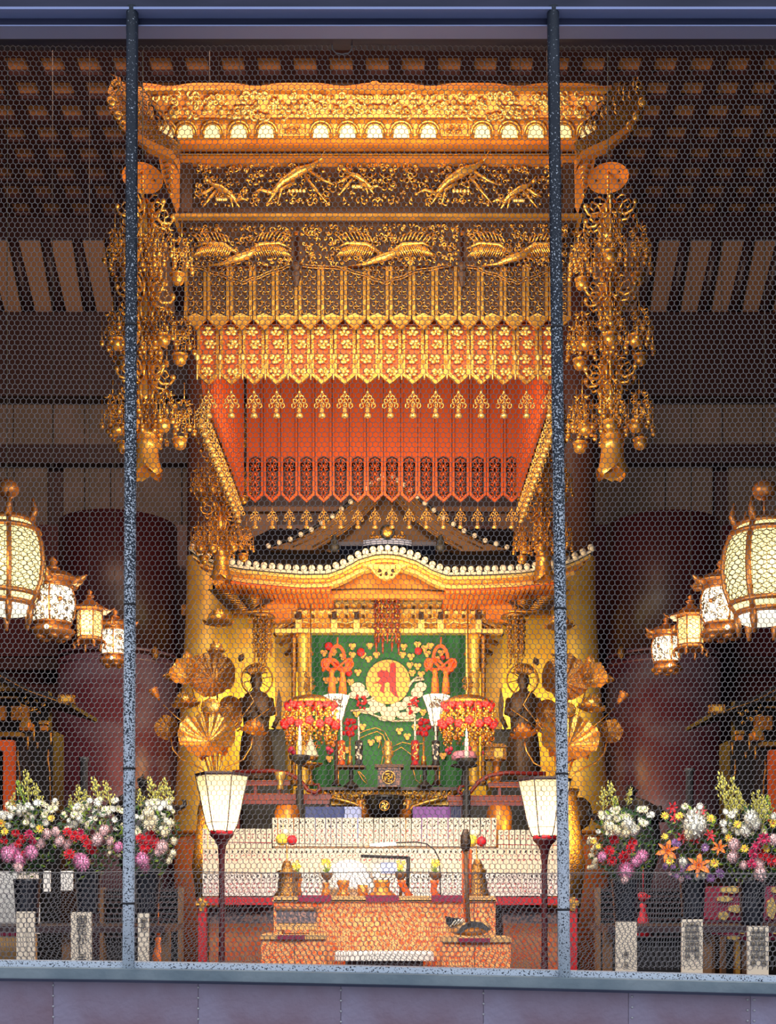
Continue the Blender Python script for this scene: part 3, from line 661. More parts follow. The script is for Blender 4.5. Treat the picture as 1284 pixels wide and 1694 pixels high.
dup(orn, P(897, 966, 9.3), 'smaller looking gilt ornament hanging at the rear right corner beside the right bar')
# ---------------------------------------------------------------- great gilt pillars, lacquered columns
for s, x0, x1, b0, b1, lab in ((-1, 309, 384, 292, 380, 'left'), (1, 912, 985, 914, 1003, 'right')):
    Y = 11.9; mb = MB(); S = Y/F; n = 28; prof = []
    for k in range(9):
        f = k/8; y = 925+f*460; a = x0+(b0-x0)*max(0, (y-1000)/290); b = x1+(b1-x1)*max(0, (y-1000)/290); prof.append((y, (a+b)/2, (b-a)/2))
    vs = []
    for y, cx, r in prof:
        for i in range(n): t = 2*pi*i/n; vs.append((P(cx, 0, Y)[0]+r*S*cos(t), Y+r*S*sin(t), P(0, y, Y)[2]))
    mb.add(vs, [(j*n+i, j*n+(i+1) % n, (j+1)*n+(i+1) % n, (j+1)*n+i)[::-1] for j in range(8) for i in range(n)])
    build_c = P((b0+b1)/2, 1385, Y)
    t = thing('gilt_pillar', 'thick round gold-leaf pillar at the %s side of the altar, brocade wrapped below' % lab, 'pillar', (build_c[0], Y, FLOOR), 'gilt pillars flanking the altar')
    build('shaft', mb, 'gold_leaf', t)
    mb = MB(); mb.plathe((x0+x1)/2, [(930, (x1-x0)/2-1), (470, (x1-x0)/2-1)], Y, 28); build('upper_shaft', mb, 'pillar_upper_shade', t)
    mb = MB(); c = build_c[0]; r = (b1-b0)/2*S*1.02; zt = P(0, 1380, Y)[2]; mb.lathe([(FLOOR, r+.02), (zt, r+.01)], (c, Y), 28); mb.lathe([(zt-.015, r+.03), (zt+.02, r+.03)], (c, Y), 28, 1); build('pillar_skirt', mb, ['brocade_side', 'gold_orange'], t)
for cx, rp, y0, lab in ((196, 96, 872, 'left'), (1096, 92, 872, 'right')):
    Y = 12.4; mb = MB(); z0 = P(0, 1098, Y)[2]; z1 = P(0, y0, Y)[2]; c = P(cx, 0, Y)[0]; r = rp*Y/F
    mb.lathe([(z0, r), (z1, r)], (c, Y), 48); mb2 = MB()
    for y in (1090, 1106): z = P(0, y, Y)[2]; mb2.lathe([(z-.012, r+.012), (z+.012, r+.012)], (c, Y), 48)
    t = thing('lacquered_column', 'massive dark red lacquered column behind the flowers on the %s' % lab, 'column', (c, Y, FLOOR), 'massive lacquered columns')
    build('column_shaft', mb, 'pillar_lacquer', t); build('column_ring', mb2, 'column_lower_sheen', t); mb = MB(); mb.lathe([(FLOOR, r*1.01), (z0, r*1.01)], (c, Y), 48); build('column_lower_sheen', mb, 'column_lower_sheen', t)  # lower shaft skin added to carry the painted sheen
    mb = MB(); k = P(cx+(60 if lab == 'left' else -68), 1080, Y-r*.72); mb.ball(k, .05, 0, (.8, .4, 1.4), 10, 6); build('gilt_fitting', mb, 'gold_antique', t)
# ---------------------------------------------------------------- the miniature palace (altar shrine)
EV = [(312, 905), (330, 918), (360, 929), (400, 936), (450, 941), (500, 945), (545, 944), (570, 934), (595, 920), (620, 913), (640, 911), (662, 914), (690, 923), (715, 938), (740, 947), (800, 946), (860, 943), (920, 935), (955, 922), (983, 907)]
def ev(x):
    for (a, b), (c, d) in zip(EV, EV[1:]):
        if a <= x <= c:
            t = (x-a)/(c-a); return b+(d-b)*t
    return EV[0][1] if x < EV[0][0] else EV[-1][1]
def shrine():
    Y = 10.0; t = thing('altar_shrine', 'gilt palace-shaped altar shrine with a curved black tiled roof', 'shrine', P(642, 1320, 10.8))
    N = 60; xs = [312+(983-312)*i/N for i in range(N+1)]
    mb = MB(); vs = []; K = 10                # roof skin sweeping back and up
    for i, x in enumerate(xs):
        a = P(x, ev(x), Y); flat = P(x, 944, Y)[2]
        for k in range(K+1):
            f = k/K; z = (a[2]*(1-f)+flat*f) + .75*f**1.3+.1*f; xx = a[0]*(1-.30*f)
            vs.append((xx, Y+1.7*f, z+ (.018*(1 if i % 2 else 0))))
    mb.add(vs, [(i*(K+1)+k, (i+1)*(K+1)+k, (i+1)*(K+1)+k+1, i*(K+1)+k+1) for i in range(N) for k in range(K)], 0)
    vb = [(v[0], v[1]+.02, v[2]-.06) for v in vs]; mb.add(vb, [((i+1)*(K+1)+k, i*(K+1)+k, i*(K+1)+k+1, (i+1)*(K+1)+k+1) for i in range(N) for k in range(K)], 0)
    build('tiled_roof', mb, 'black_tile', t)
    def band(o0, o1, Yf, dep, m, x0=312, x1=983, xin=0):
        mb = MB(); q = [x0+(x1-x0)*i/50 for i in range(51)]
        for a, b in zip(q, q[1:]): mb.prism([(a, ev(a)+o0), (b, ev(b)+o0), (b, ev(b)+o1), (a, ev(a)+o1)], Yf, dep)
        return build('eave_board', mb, m, t)
    band(0, 3.5, Y-.03, .1, 'tile_white'); band(3.5, 6, Y-.01, .1, 'black_tile'); band(6, 11.5, Y, .1, 'gold_bright', 318, 977); band(11.5, 13, Y+.02, .1, 'gold_orange', 325, 970); band(13, 18, Y+.015, .1, 'gold', 330, 965); band(18, 19.5, Y+.03, .1, 'gold_orange', 335, 960); band(19.5, 27, Y+.05, .1, 'gold_bright', 345, 950)
    mb = MB(); mb.ball((0, 0, 0), .028, 0, (1, .5, 1), 10, 6); me = bpy.data.meshes.new('tile_end'); me.from_pydata(mb.v, [], mb.f); me.materials.append(M['tile_white']); me.polygons.foreach_set('use_smooth', mb.s)
    x = 318
    while x < 980: place(me, 'tile_end', t, P(x, ev(x)-4.5, Y-.05)); x += 12.3 if 545 < x < 735 else 13.2
    # front gable with thick barge boards
    Yg = 10.75; mb = MB(); mb.prism([(470, 915), (560, 868), (620, 815), (642, 800), (664, 815), (724, 868), (815, 915)], Yg+.25, .1); build('gable_wall', mb, 'wood_brown', t)
    out = [(444, 907), (480, 896), (515, 880), (550, 858), (580, 834), (605, 812), (625, 796), (641, 784)]; inn = [(641, 812), (622, 833), (600, 855), (575, 876), (550, 893), (521, 910), (490, 910)]
    for s in (0, 1):
        f = (lambda q: q) if not s else (lambda q: [(1283-x, y+2) for x, y in q])
        mb = MB(); o = f(out); i_ = f(inn)
        mb.prism([o[0]]+o[1:]+[i_[0]]+i_[1:], Yg, .2, 0)
        for d, r_ in ((2, 1.5), (9, 1.2)): mb.ptube([(x+(d*.5 if not s else -d*.5), y+d) for x, y in o[1:]], r_, Yg-.01, 5, 1)
        for k in (0, 1): mb.ptube([(x-(4*k if not s else -4*k), y-5*k) for x, y in i_[:-1]], 1.4, Yg-.01, 5, 1)
        build('barge_board', mb, ['wood_brown', 'gold_antique'], t)
        mb = MB(); mb.ptube([(x, y-4) for x, y in o], 3, Yg+.02, 6); build('gable_roof_edge', mb, 'black_tile', t)
        for k in range(len(o)-1):
            for q in (0, .5): place(me, 'tile_end', t, P(o[k][0]*(1-q)+o[k+1][0]*q, o[k][1]*(1-q)+o[k+1][1]*q-4, Yg-.05), sc=(.85,)*3)
    mb = MB(); mb.prism([(560, 896), (722, 896), (722, 903), (560, 903)], Yg-.1, .3); build('ridge_course', mb, 'navy', t)
    mb = MB()
    for k in range(3): mb.ptube([(601, 895+k*3.6), (621, 892.5+k*3.4), (641, 891.5+k*3.4), (661, 892.5+k*3.4), (681, 895+k*3.6)], 1.5, Yg-.14, 6)
    build('ridge_tiles', mb, 'blue_white', t)
    mb = MB(); mb.ball(P(641, 880, Yg-.16), 12.5*Yg/F, 0, (1, .3, 1), 14, 8); mb.ball(P(641, 880, Yg-.19), 9*Yg/F, 1, (1, .3, 1), 14, 8)
    scrolls(mb, 610, 880, 632, 893, Yg-.12, 10, (2.5, 5), 1.3, 1, 3, 0, 641); build('ridge_crest', mb, ['iron', 'gold'], t)
    for x in (553, 729): mb = MB(); mb.ball(P(x, 905, Yg-.3), .045, 0, (1, .5, 1.1), 10, 6); mb.plathe(x, [(885, 3), (895, 6), (900, 4)], Yg-.3, 8); build('ridge_end', mb, 'iron', t)
    # curved pediment board and pendant
    mb = MB(); top = [(x, ev(x)+24) for x in range(548, 738, 6)]; mb.prism(top+[(736, 990), (548, 990)], Y+.22, .06, 0); mb.ptube([(548, 976), (600, 974), (685, 975), (736, 978)], 1.2, Y+.2, 5, 1)
    build('pediment_board', mb, ['gold_orange', 'gold_back'], t)
    mb = MB(); o = [(598, 934), (612, 938), (619, 948), (628, 956), (639, 959), (650, 956), (659, 948), (666, 938), (680, 934), (660, 932), (639, 936), (620, 932)]; mb.prism(o, Y-.02, .05, 0)
    for a in (-1, 1): mb.ball(P(639+a*12, 944, Y-.02), .018, 1, (1.3, .5, 1), 7, 5); mb.ball(P(639+a*9, 951, Y-.02), .012, 1, (1, .5, 1), 6, 4); mb.curl(639+a*18, 940, Y-.03, 6, 1.1, pi/2, a, 1.4, 0)
    mb.ball(P(639, 949, Y-.02), .015, 1, (1, .5, 1.3), 6, 4); build('pediment_pendant', mb, ['gold_bright', 'gold_back'], t)
    # rafters under the eave and the orange soffit
    mb = MB()
    for s in (0, 1):
        for i in range(24):
            x = 352+i*8.3; x = 1284-x if s else x; c = P(x, ev(x)+27, Y); mb.box((c[0], Y+.45, c[2]-.02), (.027, .85, .018), 0); mb.box((c[0], Y+.45, c[2]-.006), (.046, .85, .012), 1)
        for yo in (0, 1):
            x0, x1 = ((352, 545) if not s else (739, 932)); mb.prism([(x0, 957), (x1, 968), (x1, 985), (x0, 975)], Y+.75, .04, 1)
        build('rafters', mb, ['gold_orange', 'vermilion'], t); mb = MB()
    # bracket frieze
    Yb = 10.7; mb = MB(); mb.pbox(455, 975, 832, 1046, Yb+.06, .1, 0); mb.pbox(455, 1040, 832, 1047, Yb-.02, .1, 1); mb.pbox(458, 1008, 828, 1011, Yb, .1, 1); mb.pbox(458, 993, 828, 996, Yb-.02, .1, 1); build('frieze_wall', mb, ['gold', 'gold_bright'], t)
    mb = MB()
    for i in range(27):
        x = 462+i*13.9
        for y, w_ in ((996, 8), (1011, 8)):
            mb.pbox(x-w_/2, y, x+w_/2, y+5, Yb-.07, .1, 1); mb.pbox(x-w_/4, y+5, x+w_/4, y+8, Yb-.05, .08, 0 if i % 2 else 2)
    for x in (494, 553, 590, 697, 729, 792): mb.pbox(x-4, 1012, x+4, 1024, Yb-.09, .1, 2); mb.pbox(x-5, 1024, x+5, 1046, Yb-.06, .1, 1)
    for x in (515, 572, 620, 663, 712, 762): mb.ptube([(x-22, 1034), (x-12, 1028), (x, 1031), (x+12, 1028), (x+22, 1034)], 1.5, Yb-.04, 5, 1); mb.ptube([(x-16, 1036), (x-2, 1036)], 1, Yb-.04, 4, 0); mb.ptube([(x+2, 1036), (x+16, 1036)], 1, Yb-.04, 4, 0)
    build('bracket_blocks', mb, ['gold', 'gold_bright', 'gold_back'], t)
    # fanned corner rafters, beak shaped bracket arms and slanting bracket stacks
    for s in (0, 1):
        f = (lambda x: x) if not s else (lambda x: 1284-x+2)
        mb = MB(); mb.prism([(f(345), 975), (f(430), 974), (f(458), 990), (f(415), 1010), (f(378), 1010)], Yb-.3, .03, 1)
        for k in range(12): mb.ptube([(f(344+k*4.2), 976+k*3), (f(386+k*2.2), 976+k*2.9)], 1.1, Yb-.33, 5, 0); mb.ptube([(f(388+k*2.4), 976+k*2.9), (f(432+k*-.2), 976+k*2.0)], 1.1, Yb-.33, 5, 0)
        mb.ptube([(f(378), 1011), (f(415), 1012), (f(455), 1010)], 1.8, Yb-.34, 5, 0); build('fan_rafters', mb, ['gold', 'gold_back'], t)
        mb = MB()
        for a, b in ((985, 0), (1000, 8), (1016, 18)): mb.prism([(f(500-b), a-6), (f(462-b), a-4), (f(432-b*.5), a+10), (f(418-b*.4), a+12), (f(440-b), a+16), (f(470-b), a+12), (f(500-b), a+8)], Yb-.2+b*.004, .05, 0)
        build('beak_bracket', mb, 'gold_orange', t)
        mb = MB()
        for k in range(5):
            x = 455+k*9; y = 1026+k*16; c0 = P(f(x-10), y+8, Yb+.1); c1 = P(f(x+26), y-10, Yb+.0); mb.tube([c0, c1], .022, 4, k % 2)
        mb.prism([(f(472), 1046), (f(492), 1046), (f(492), 1110), (f(486), 1110)], Yb+.12, .05, 1); build('slanting_bracket', mb, ['gold', 'gold_antique'], t)
        for x, w_, mm in ((502, 9, 'gold_leaf'), (486, 4, 'gold_antique')):
            mb = MB(); mb.plathe(f(x), [(1050, w_), (1056, w_+2), (1062, w_), (1285, w_), (1292, w_+2), (1300, w_+3)], Yb-.02, 16); build('shrine_post', mb, mm, t)
        mb = MB(); mb.plathe(f(513), [(1048, 2.5), (1300, 2.5)], Yb-.1, 8); build('curtain_rail_post', mb, 'gold_bright', t)
        mb = MB(); g = random.Random(4)
        for k in range(22): c = P(f(511+g.uniform(-9, 9)), 1128+g.uniform(-17, 17), Yb-.16); mb.curl(f(511+g.uniform(-7, 7)), 1128+g.uniform(-15, 15), Yb-.16, 4, 1, g.uniform(0, 6), 1, 1.1)
        build('rosette', mb, 'gold_antique', t)
        mb = MB(); mb.pbox(f(455), 1048, f(484), 1290, Yb+.5, .05, 0); build('side_screen', mb, 'gold_leaf', t)
    mb = MB(); mb.pbox(420, 1320, 865, 1500, 10.4, 1.6); build('shrine_base', mb, 'black_lacquer', t)
    return t
shrine()
# chandelier of red beads over the curtain
def bead_chandelier():
    Y = 10.35; t = thing('bead_chandelier', 'hanging chandelier of dark red beads in front of the top of the green curtain', 'hanging ornament', P(641, 1076, Y)); g = random.Random(2)
    mb = MB(); mb.plathe(641, [(958, 2), (964, 16), (967, 18)], Y, 12); mb.tube([P(641, 957, Y), P(641, 962, Y)], .006); build('canopy_ring', mb, 'gold_antique', t)
    mb = MB(); mb2 = MB()
    for k in range(16):
        a = 2*pi*k/16; r = 20*Y/F; c = P(641, 0, Y); x, yy = c[0]+r*cos(a), Y+r*sin(a); ze = P(0, 1048+14*(k % 2)+g.uniform(-4, 4), Y)[2]; z0 = P(0, 966, Y)[2]; mb.tube([(x, yy, z0), (x, yy, ze)], .0035, 4)
        n = int((z0-ze)/.024)
        for i in range(n):
            q = z0-(i+.5)*(z0-ze)/n; (mb if g.random() < .65 else mb2).ball((x+g.uniform(-.012, .012), yy, q), g.uniform(.008, .014), n=6, k=4)
        mb.tube([(x, yy, ze), (x, yy, ze-.08)], [.013, .006], 6)
    for y in (985, 1005, 1027, 1050):
        c = P(641, y, Y); r = 21*Y/F
        for k in range(20):
            a = 2*pi*k/20; b = a+2*pi/20; mb2.tube([(c[0]+r*cos(a), Y+r*sin(a), c[2]), (c[0]+r*cos((a+b)/2), Y+r*sin((a+b)/2), c[2]-.03), (c[0]+r*cos(b), Y+r*sin(b), c[2])], .004, 4)
    build('bead_strings', mb, 'bead_red', t, kind='stuff'); build('gilt_beads', mb2, 'gold', t, kind='stuff')
bead_chandelier()
# ---------------------------------------------------------------- green embroidered curtain
def curtain():
    Y = 10.85; t = thing('embroidered_curtain', 'green embroidered curtain with a gold medallion closing the shrine', 'curtain', P(643, 1305, Y))
    mb = MB(); nx, nz = 60, 6; vs = []
    for i in range(nx+1):
        for j in range(nz+1):
            x = 512+(776-512)*i/nx; y = 1046+(1305-1046)*j/nz; edge = abs(i/nx-.5)*2; vs.append(P(x, y, Y+.03*sin(i*1.1+j*.25)*edge*edge+.006*sin(i*.5)))
    mb.add(vs, [(i*(nz+1)+j, i*(nz+1)+j+1, (i+1)*(nz+1)+j+1, (i+1)*(nz+1)+j) for i in range(nx) for j in range(nz)]); build('curtain_cloth', mb, 'green_cloth', t)
    Z = Y-.05
    mb = MB(); mb.prism([(642+36.5*cos(a), 1128+36.5*sin(a)) for a in np.linspace(0, 2*pi, 41)[:-1]], Z, .02, 0); md = build('medallion', mb, 'embroid_gold', t)
    mb = MB(); Q = Z-.012
    mb.prism([(646, 1098), (651, 1096), (655, 1100), (655, 1138), (657, 1148), (660, 1154), (652, 1150), (645, 1142), (644, 1120)], Q, .012)
    mb.prism([(624, 1113), (631, 1108), (637, 1110), (640, 1108), (643, 1113), (645, 1123), (641, 1128), (637, 1130), (635, 1147), (628, 1142), (632, 1133), (626, 1130), (617, 1131), (626, 1127), (630, 1122), (625, 1119)], Q+.001, .012)
    mb.prism([(640, 1122), (646, 1124), (646, 1129), (639, 1127)], Q+.002, .01); build('sacred_letter', mb, 'crimson', md)
    leaves = [(536, 1080), (552, 1079), (567, 1086), (583, 1069), (583, 1083), (612, 1068), (623, 1083), (610, 1090), (600, 1083), (556, 1125), (592, 1112), (540, 1125), (580, 1128), (668, 1070), (666, 1083), (680, 1086), (691, 1066), (703, 1072), (712, 1068), (707, 1081), (678, 1100), (691, 1102), (682, 1113), (697, 1115), (730, 1080), (722, 1090),
              (600, 1202), (661, 1209), (687, 1203), (674, 1218), (614, 1228), (626, 1222), (545, 1255), (574, 1240), (733, 1250), (700, 1178), (590, 1180)]
    mb = MB()
    for x, y in leaves:
        for a in (-2.6, -.5, 1.57): mb.prism([(x+3.2*cos(a)+3.3*cos(b), y+3.0*sin(a)+3.3*sin(b)) for b in np.linspace(0, 2*pi, 9)[:-1]], Z+.01-.002*a, .012)
    build('embroidered_leaves', mb, 'embroid_gold', t, kind='stuff')
    mb = MB()
    for x, y, r in ((544, 1069, 7), (597, 1079, 7), (692, 1077, 6.5), (577, 1113, 6), (741, 1112, 5), (555, 1100, 5), (733, 1088, 4)): mb.ball(P(x, y, Z), r*Z/F, 0, (1, .3, 1), 10, 6)
    build('embroidered_berry', mb, 'crimson', t, kind='stuff')
    mb = MB(); g = random.Random(6)
    for x, y, rx, ry in ((592, 1138, 12, 9), (588, 1150, 12, 6), (604, 1148, 8, 7), (625, 1170, 14, 8), (645, 1178, 16, 9), (660, 1168, 14, 7), (678, 1160, 12, 8), (690, 1146, 10, 9), (696, 1136, 10, 8), (610, 1176, 16, 5), (672, 1184, 16, 6), (684, 1174, 12, 6), (640, 1188, 14, 5), (618, 1162, 10, 5)):
        mb.prism([(x+rx*cos(a), y+ry*sin(a)) for a in np.linspace(0, 2*pi, 15)[:-1]], Z+.012+g.uniform(-.004, .004), .01)
    for p in ([(580, 1176), (600, 1174), (620, 1184), (650, 1193), (690, 1192), (700, 1187)], [(598, 1160), (612, 1158), (620, 1152)], [(676, 1136), (684, 1126), (702, 1124)], [(678, 1130), (690, 1120), (700, 1122)]): mb.ptube(p, 1.7, Z, 4)
    build('embroidered_clouds', mb, 'embroid_white', t, kind='stuff')
    mb = MB()
    for p in ([(590, 1215), (606, 1208), (622, 1204), (636, 1210), (644, 1225), (646, 1240)], [(594, 1222), (612, 1214), (624, 1210), (634, 1216), (640, 1232), (640, 1246)], [(650, 1235), (666, 1228), (684, 1232), (700, 1230)], [(650, 1244), (664, 1236), (680, 1248), (690, 1250)], [(626, 1238), (630, 1224), (634, 1250), (630, 1270)], [(592, 1276), (600, 1290), (609, 1298), (604, 1286), (594, 1276)], [(683, 1270), (688, 1290), (697, 1297), (696, 1282)]): mb.ptube(p, .8, Z, 4)
    build('embroidered_lines', mb, 'embroid_gold', t)
    mb = MB()
    for cx, cy in ((598, 1160), (684, 1168)):
        for k in range(16): mb.ball(P(cx+g.uniform(-8, 8), cy+g.uniform(-14, 12), Z-.01), .014, 0, (1, .5, 1), 6, 4)
    build('embroidered_blossom', mb, 'crimson', t, kind='stuff')
curtain()
for cx, cy, lab in ((558, 1104, 'left'), (729, 1104, 'right')):   # ornamental cord knots
    Y = 10.55; t = thing('ornamental_cord', 'orange knotted cord with two tassels hanging %s of the medallion' % lab, 'knotted cord', P(cx, 1150, Y), 'orange cords before the curtain')
    f = lambda q: [(cx+x, cy+y) for x, y in q]
    mb = MB()
    for o in (0, 3):
        th = np.linspace(0, 2*pi, 49)
        mb.ptube([(cx+(11+o*.7)*cos(a), cy-14-(20+o)*sin(a), 0) for a in np.linspace(0, pi, 14)], 1.7, Y, 6)
        mb.ptube([(cx+(24-o)*sin(a), cy-4+(11-o)*sin(3*a+.6)*.9, .02*cos(4*a)) for a in th], 1.7, Y, 6)
        mb.ptube([(cx+(22-o)*sin(a+.5), cy-4+(10-o)*cos(2*a), -.02*cos(3*a)) for a in th], 1.7, Y, 6)
    for s in (-1, 1): mb.ptube([(cx+s*(20+6*cos(a)), cy-6+8*sin(a)) for a in np.linspace(0, 2*pi, 14)], 1.7, Y-.01, 6)
    mb.ptube([(cx, cy-34), (cx+1, cy-50)], 1.3, Y, 5); mb.ball(P(cx+18, cy+2, Y), .03, 0, (.9, .5, 1), 8, 5); build('knot', mb, 'cord', t)
    for s in (-1, 1): mb = MB(); mb.plathe(cx+s*9, [(cy+4, 3), (cy+9, 4.5), (cy+12, 3.2), (cy+20, 5), (cy+44, 6.5)], Y, 12, 0, flute=.08, nf=12); build('tassel', mb, 'tassel', t)
# ---------------------------------------------------------------- shaded lamps between curtain and altar
def lotus_lamp(cx, lab):
    Y = 10.0; t = thing('altar_lamp', 'small glowing trumpet-shaded lamp %s of the green curtain medallion' % lab, 'lamp', P(cx, 1300, Y), 'glowing lamps before the curtain')
    mb = MB(); n = 6; S = Y/F; c = P(cx, 0, Y); z = lambda y: P(0, y, Y)[2]
    mb.lathe([(z(1201), 8*S), (z(1190), 11*S), (z(1172), 15*S), (z(1151), 23*S)], (c[0], Y), 6, 0, cap=False); sh = build('lamp_shade', mb, 'lantern_white', t)
    mb = MB()
    for k in range(6):
        a = 2*pi*k/6; mb.tube([(c[0]+r*S*cos(a), Y+r*S*sin(a), z(y)) for y, r in ((1151, 23.3), (1172, 15.4), (1190, 11.4), (1201, 8.4))], .004, 4)
    g = random.Random(3)
    for k in range(18): mb.curl(cx+g.uniform(-9, 9), 1162+g.uniform(-8, 8), Y-.10, 3, 1, g.uniform(0, 6), 1, 1)
    build('shade_frame', mb, 'wood_dark', sh)
    mb = MB(); mb.plathe(cx, [(1201, 9), (1206, 6), (1212, 3), (1290, 3), (1300, 9)], Y, 10); build('lamp_stem', mb, 'wood_dark', t)
    light('POINT', 'lamp_bulb', (c[0], Y-.02, z(1150)), 3, (1, .8, .5), .03)
lotus_lamp(556, 'left'); lotus_lamp(722, 'right')
# two-tiered flower garland lamps
def garland(cx, lab):
    Y = 9.9; t = thing('garland_chandelier', 'two-tiered gold chandelier with red blossoms %s of the curtain' % lab, 'chandelier', P(cx, 1244, Y), 'red blossom chandeliers'); S = Y/F; c = P(cx, 0, Y); z = lambda y: P(0, y, Y)[2]; g = random.Random(9)
    mb = MB(); mb.plathe(cx, [(1149, 6), (1153, 24), (1160, 38), (1164, 40)], Y, 20); mb.tube([(c[0], Y, z(1000)), (c[0], Y, z(1240))], .006, 5); build('chandelier_frame', mb, 'gold_antique', t)
    mb = MB()
    for y, r in ((1166, 38), (1196, 44)):
        for k in range(16):
            a = 2*pi*k/16
            for q in range(5): b = q*2*pi/5; mb.ball((c[0]+r*S*cos(a)+.017*cos(b), Y+r*S*sin(a)*.8, z(y+5*(k % 2))+.017*sin(b)), .021, 0, n=6, k=4)
    build('red_blossom', mb, 'crimson', t, kind='stuff')
    mb = MB()
    for k in range(24):
        a = 2*pi*k/24; r = (34+8*(k % 2)); ze = z(1238-8*(k % 3)); x, yy = c[0]+r*S*cos(a), Y+r*S*sin(a)*.8; mb.tube([(x, yy, z(1160)), (x, yy, ze)], .003, 4)
        for i in range(13): mb.ball((x+g.uniform(-.02, .02), yy, z(1174)-(z(1174)-ze)*i/13), g.uniform(.009, .016), 0, n=6, k=4)
        if k % 3 == 0: mb.ball((x, yy, ze-.02), .022, 1, n=7, k=5)
    for k in range(60):
        a = g.uniform(0, 6.28); r = 40*S; mb.curl(cx+40*cos(a), g.uniform(1172, 1236), Y+r*sin(a)*.8, 4, 1, g.uniform(0, 6), 1, 1, 2)
    build('bead_fringe', mb, ['gold', 'petal_magenta', 'tassel'], t, kind='stuff')
garland(514, 'left'); garland(774, 'right')
# ---------------------------------------------------------------- bronze guardian statues and hanging chains
def statue(s, lab):
    f = (lambda x: x) if s > 0 else (lambda x: 1290-x)
    Y = 10.35; t = thing('bronze_statue', 'dark bronze standing deity statue with a ring halo %s of the shrine' % lab, 'statue', P(f(424), 1300, Y), 'bronze statues beside the shrine'); S = Y/F
    c = P(f(424), 0, Y)[0]; z = lambda y: P(0, y, Y)[2]; vs = []; n = 18
    prof = [(1290, 25, 22), (1270, 27, 23), (1245, 26, 21), (1222, 24, 19), (1205, 20, 15), (1190, 22, 15), (1172, 25, 16), (1158, 24, 14), (1148, 18, 11), (1143, 8, 7), (1139, 6, 6), (1135, 8, 8), (1128, 9.5, 9.5), (1120, 9, 9), (1113, 6, 6), (1109, 2, 2)]
    for y, rx, ry in prof:
        for i in range(n): a = 2*pi*i/n; fl = 1+.05*cos(6*a)*(1 if y > 1200 else 0); vs.append((c+rx*S*fl*cos(a), Y+ry*S*fl*sin(a), z(y)))
    mb = MB(); k = len(prof); mb.add(vs, [(j*n+i, j*n+(i+1) % n, (j+1)*n+(i+1) % n, (j+1)*n+i) for j in range(k-1) for i in range(n)]); mb.add(vs[:n], [tuple(range(n))[::-1]])
    # arms folded before the chest, nose, ears
    for e in (-1, 1):
        mb.tube([(c+e*22*S, Y, z(1157)), (c+e*27*S, Y-.03, z(1180)), (c+e*14*S, Y-.10, z(1188)), (c+e*3*S, Y-.12, z(1176))], [.035, .032, .026, .014], 8); mb.ball((c+e*9.5*S, Y, z(1127)), .012, 0, (.5, .8, 1.8), 6, 4)
        for q in range(4): mb.tube([(c+e*(3+q)*S, Y-.115-.004*q, z(1178)), (c+e*(1.5+q*.6)*S, Y-.13, z(1168+q))], [.007, .004], 5)
    mb.ball((c, Y-.05, z(1125)), .009, 0, (.7, 1, 1.4), 6, 4); b = build('body', mb, 'bronze', t)
    mb = MB(); mb.tube([(c+26*S*cos(a), Y+.06, z(1122)+26*S*sin(a)) for a in np.linspace(0, 2*pi, 33)], .0075, 6)
    for q in range(8): a = q*pi/4+.2; mb.tube([(c+9*S*cos(a), Y+.06, z(1122)+9*S*sin(a)), (c+26*S*cos(a), Y+.06, z(1122)+26*S*sin(a))], .004, 4)
    build('halo', mb, 'gold_antique', t)
    mb = MB()
    for q in range(9): a = pi*q/8; mb.tube([(c+6*S*cos(a), Y-.03, z(1117)), (c+13*S*cos(a), Y-.05, z(1112)+10*S*sin(a)), (c+19*S*cos(a), Y-.02, z(1114)+13*S*sin(a))], [.010, .019, .004], 6)
    build('crown', mb, 'gold_antique', t)
    mb = MB(); x = f(461); mb.prism([(x-2, 1190), (x-4, 1165), (x, 1138), (x+5, 1160), (x+3, 1190)], Y-.02, .04); mb.tube([P(x, 1185, Y), P(f(452), 1205, Y)], .02, 6); build('attribute', mb, 'bronze', t)
    mb = MB(); mb.tube([P(f(392), 1210, Y-.15), P(f(446), 1172, Y-.15)], .006, 6); build('staff', mb, 'gold_antique', t)
    mb = MB(); mb.pbox(min(f(402), f(476)), 1290, max(f(402), f(476)), 1480, Y-.25, .6); mb.pbox(min(f(436), f(472)), 1206, max(f(436), f(472)), 1292, Y+.25, .25); build('plinth', mb, 'black_lacquer', t)
statue(1, 'left'); statue(-1, 'right')
for cx, lab in ((432, 'left'), (852, 'right')):
    Y = 10.1; t = thing('chain_pendant', 'dark pendant of fine chains hanging under the eave, %s of the shrine posts' % lab, 'hanging ornament', P(cx, 1110, Y), 'dark chain pendants'); g = random.Random(7)
    mb = MB(); mb.plathe(cx, [(1012, 3), (1018, 22), (1022, 24)], Y, 14); mb.tube([P(cx, 985, Y), P(cx, 1016, Y)], .006); build('pendant_cap', mb, 'gold_antique', t)
    mb = MB()
    for k in range(22):
        a = g.uniform(0, 6.28); r = g.uniform(8, 23)*Y/F; c = P(cx, 1020, Y); ze = P(0, g.uniform(1080, 1112)-abs(cos(a))*10, Y)[2]; x, yy = c[0]+r*cos(a), Y+r*sin(a); mb.tube([(x, yy, c[2]), (x, yy, ze)], .0035, 4)
        for i in range(12): mb.ball((x+g.uniform(-.01, .01), yy, c[2]-(c[2]-ze)*(i+1)/12), g.uniform(.006, .013), 0, n=6, k=4)
    build('chain_strands', mb, 'gold_antique', t, kind='stuff')
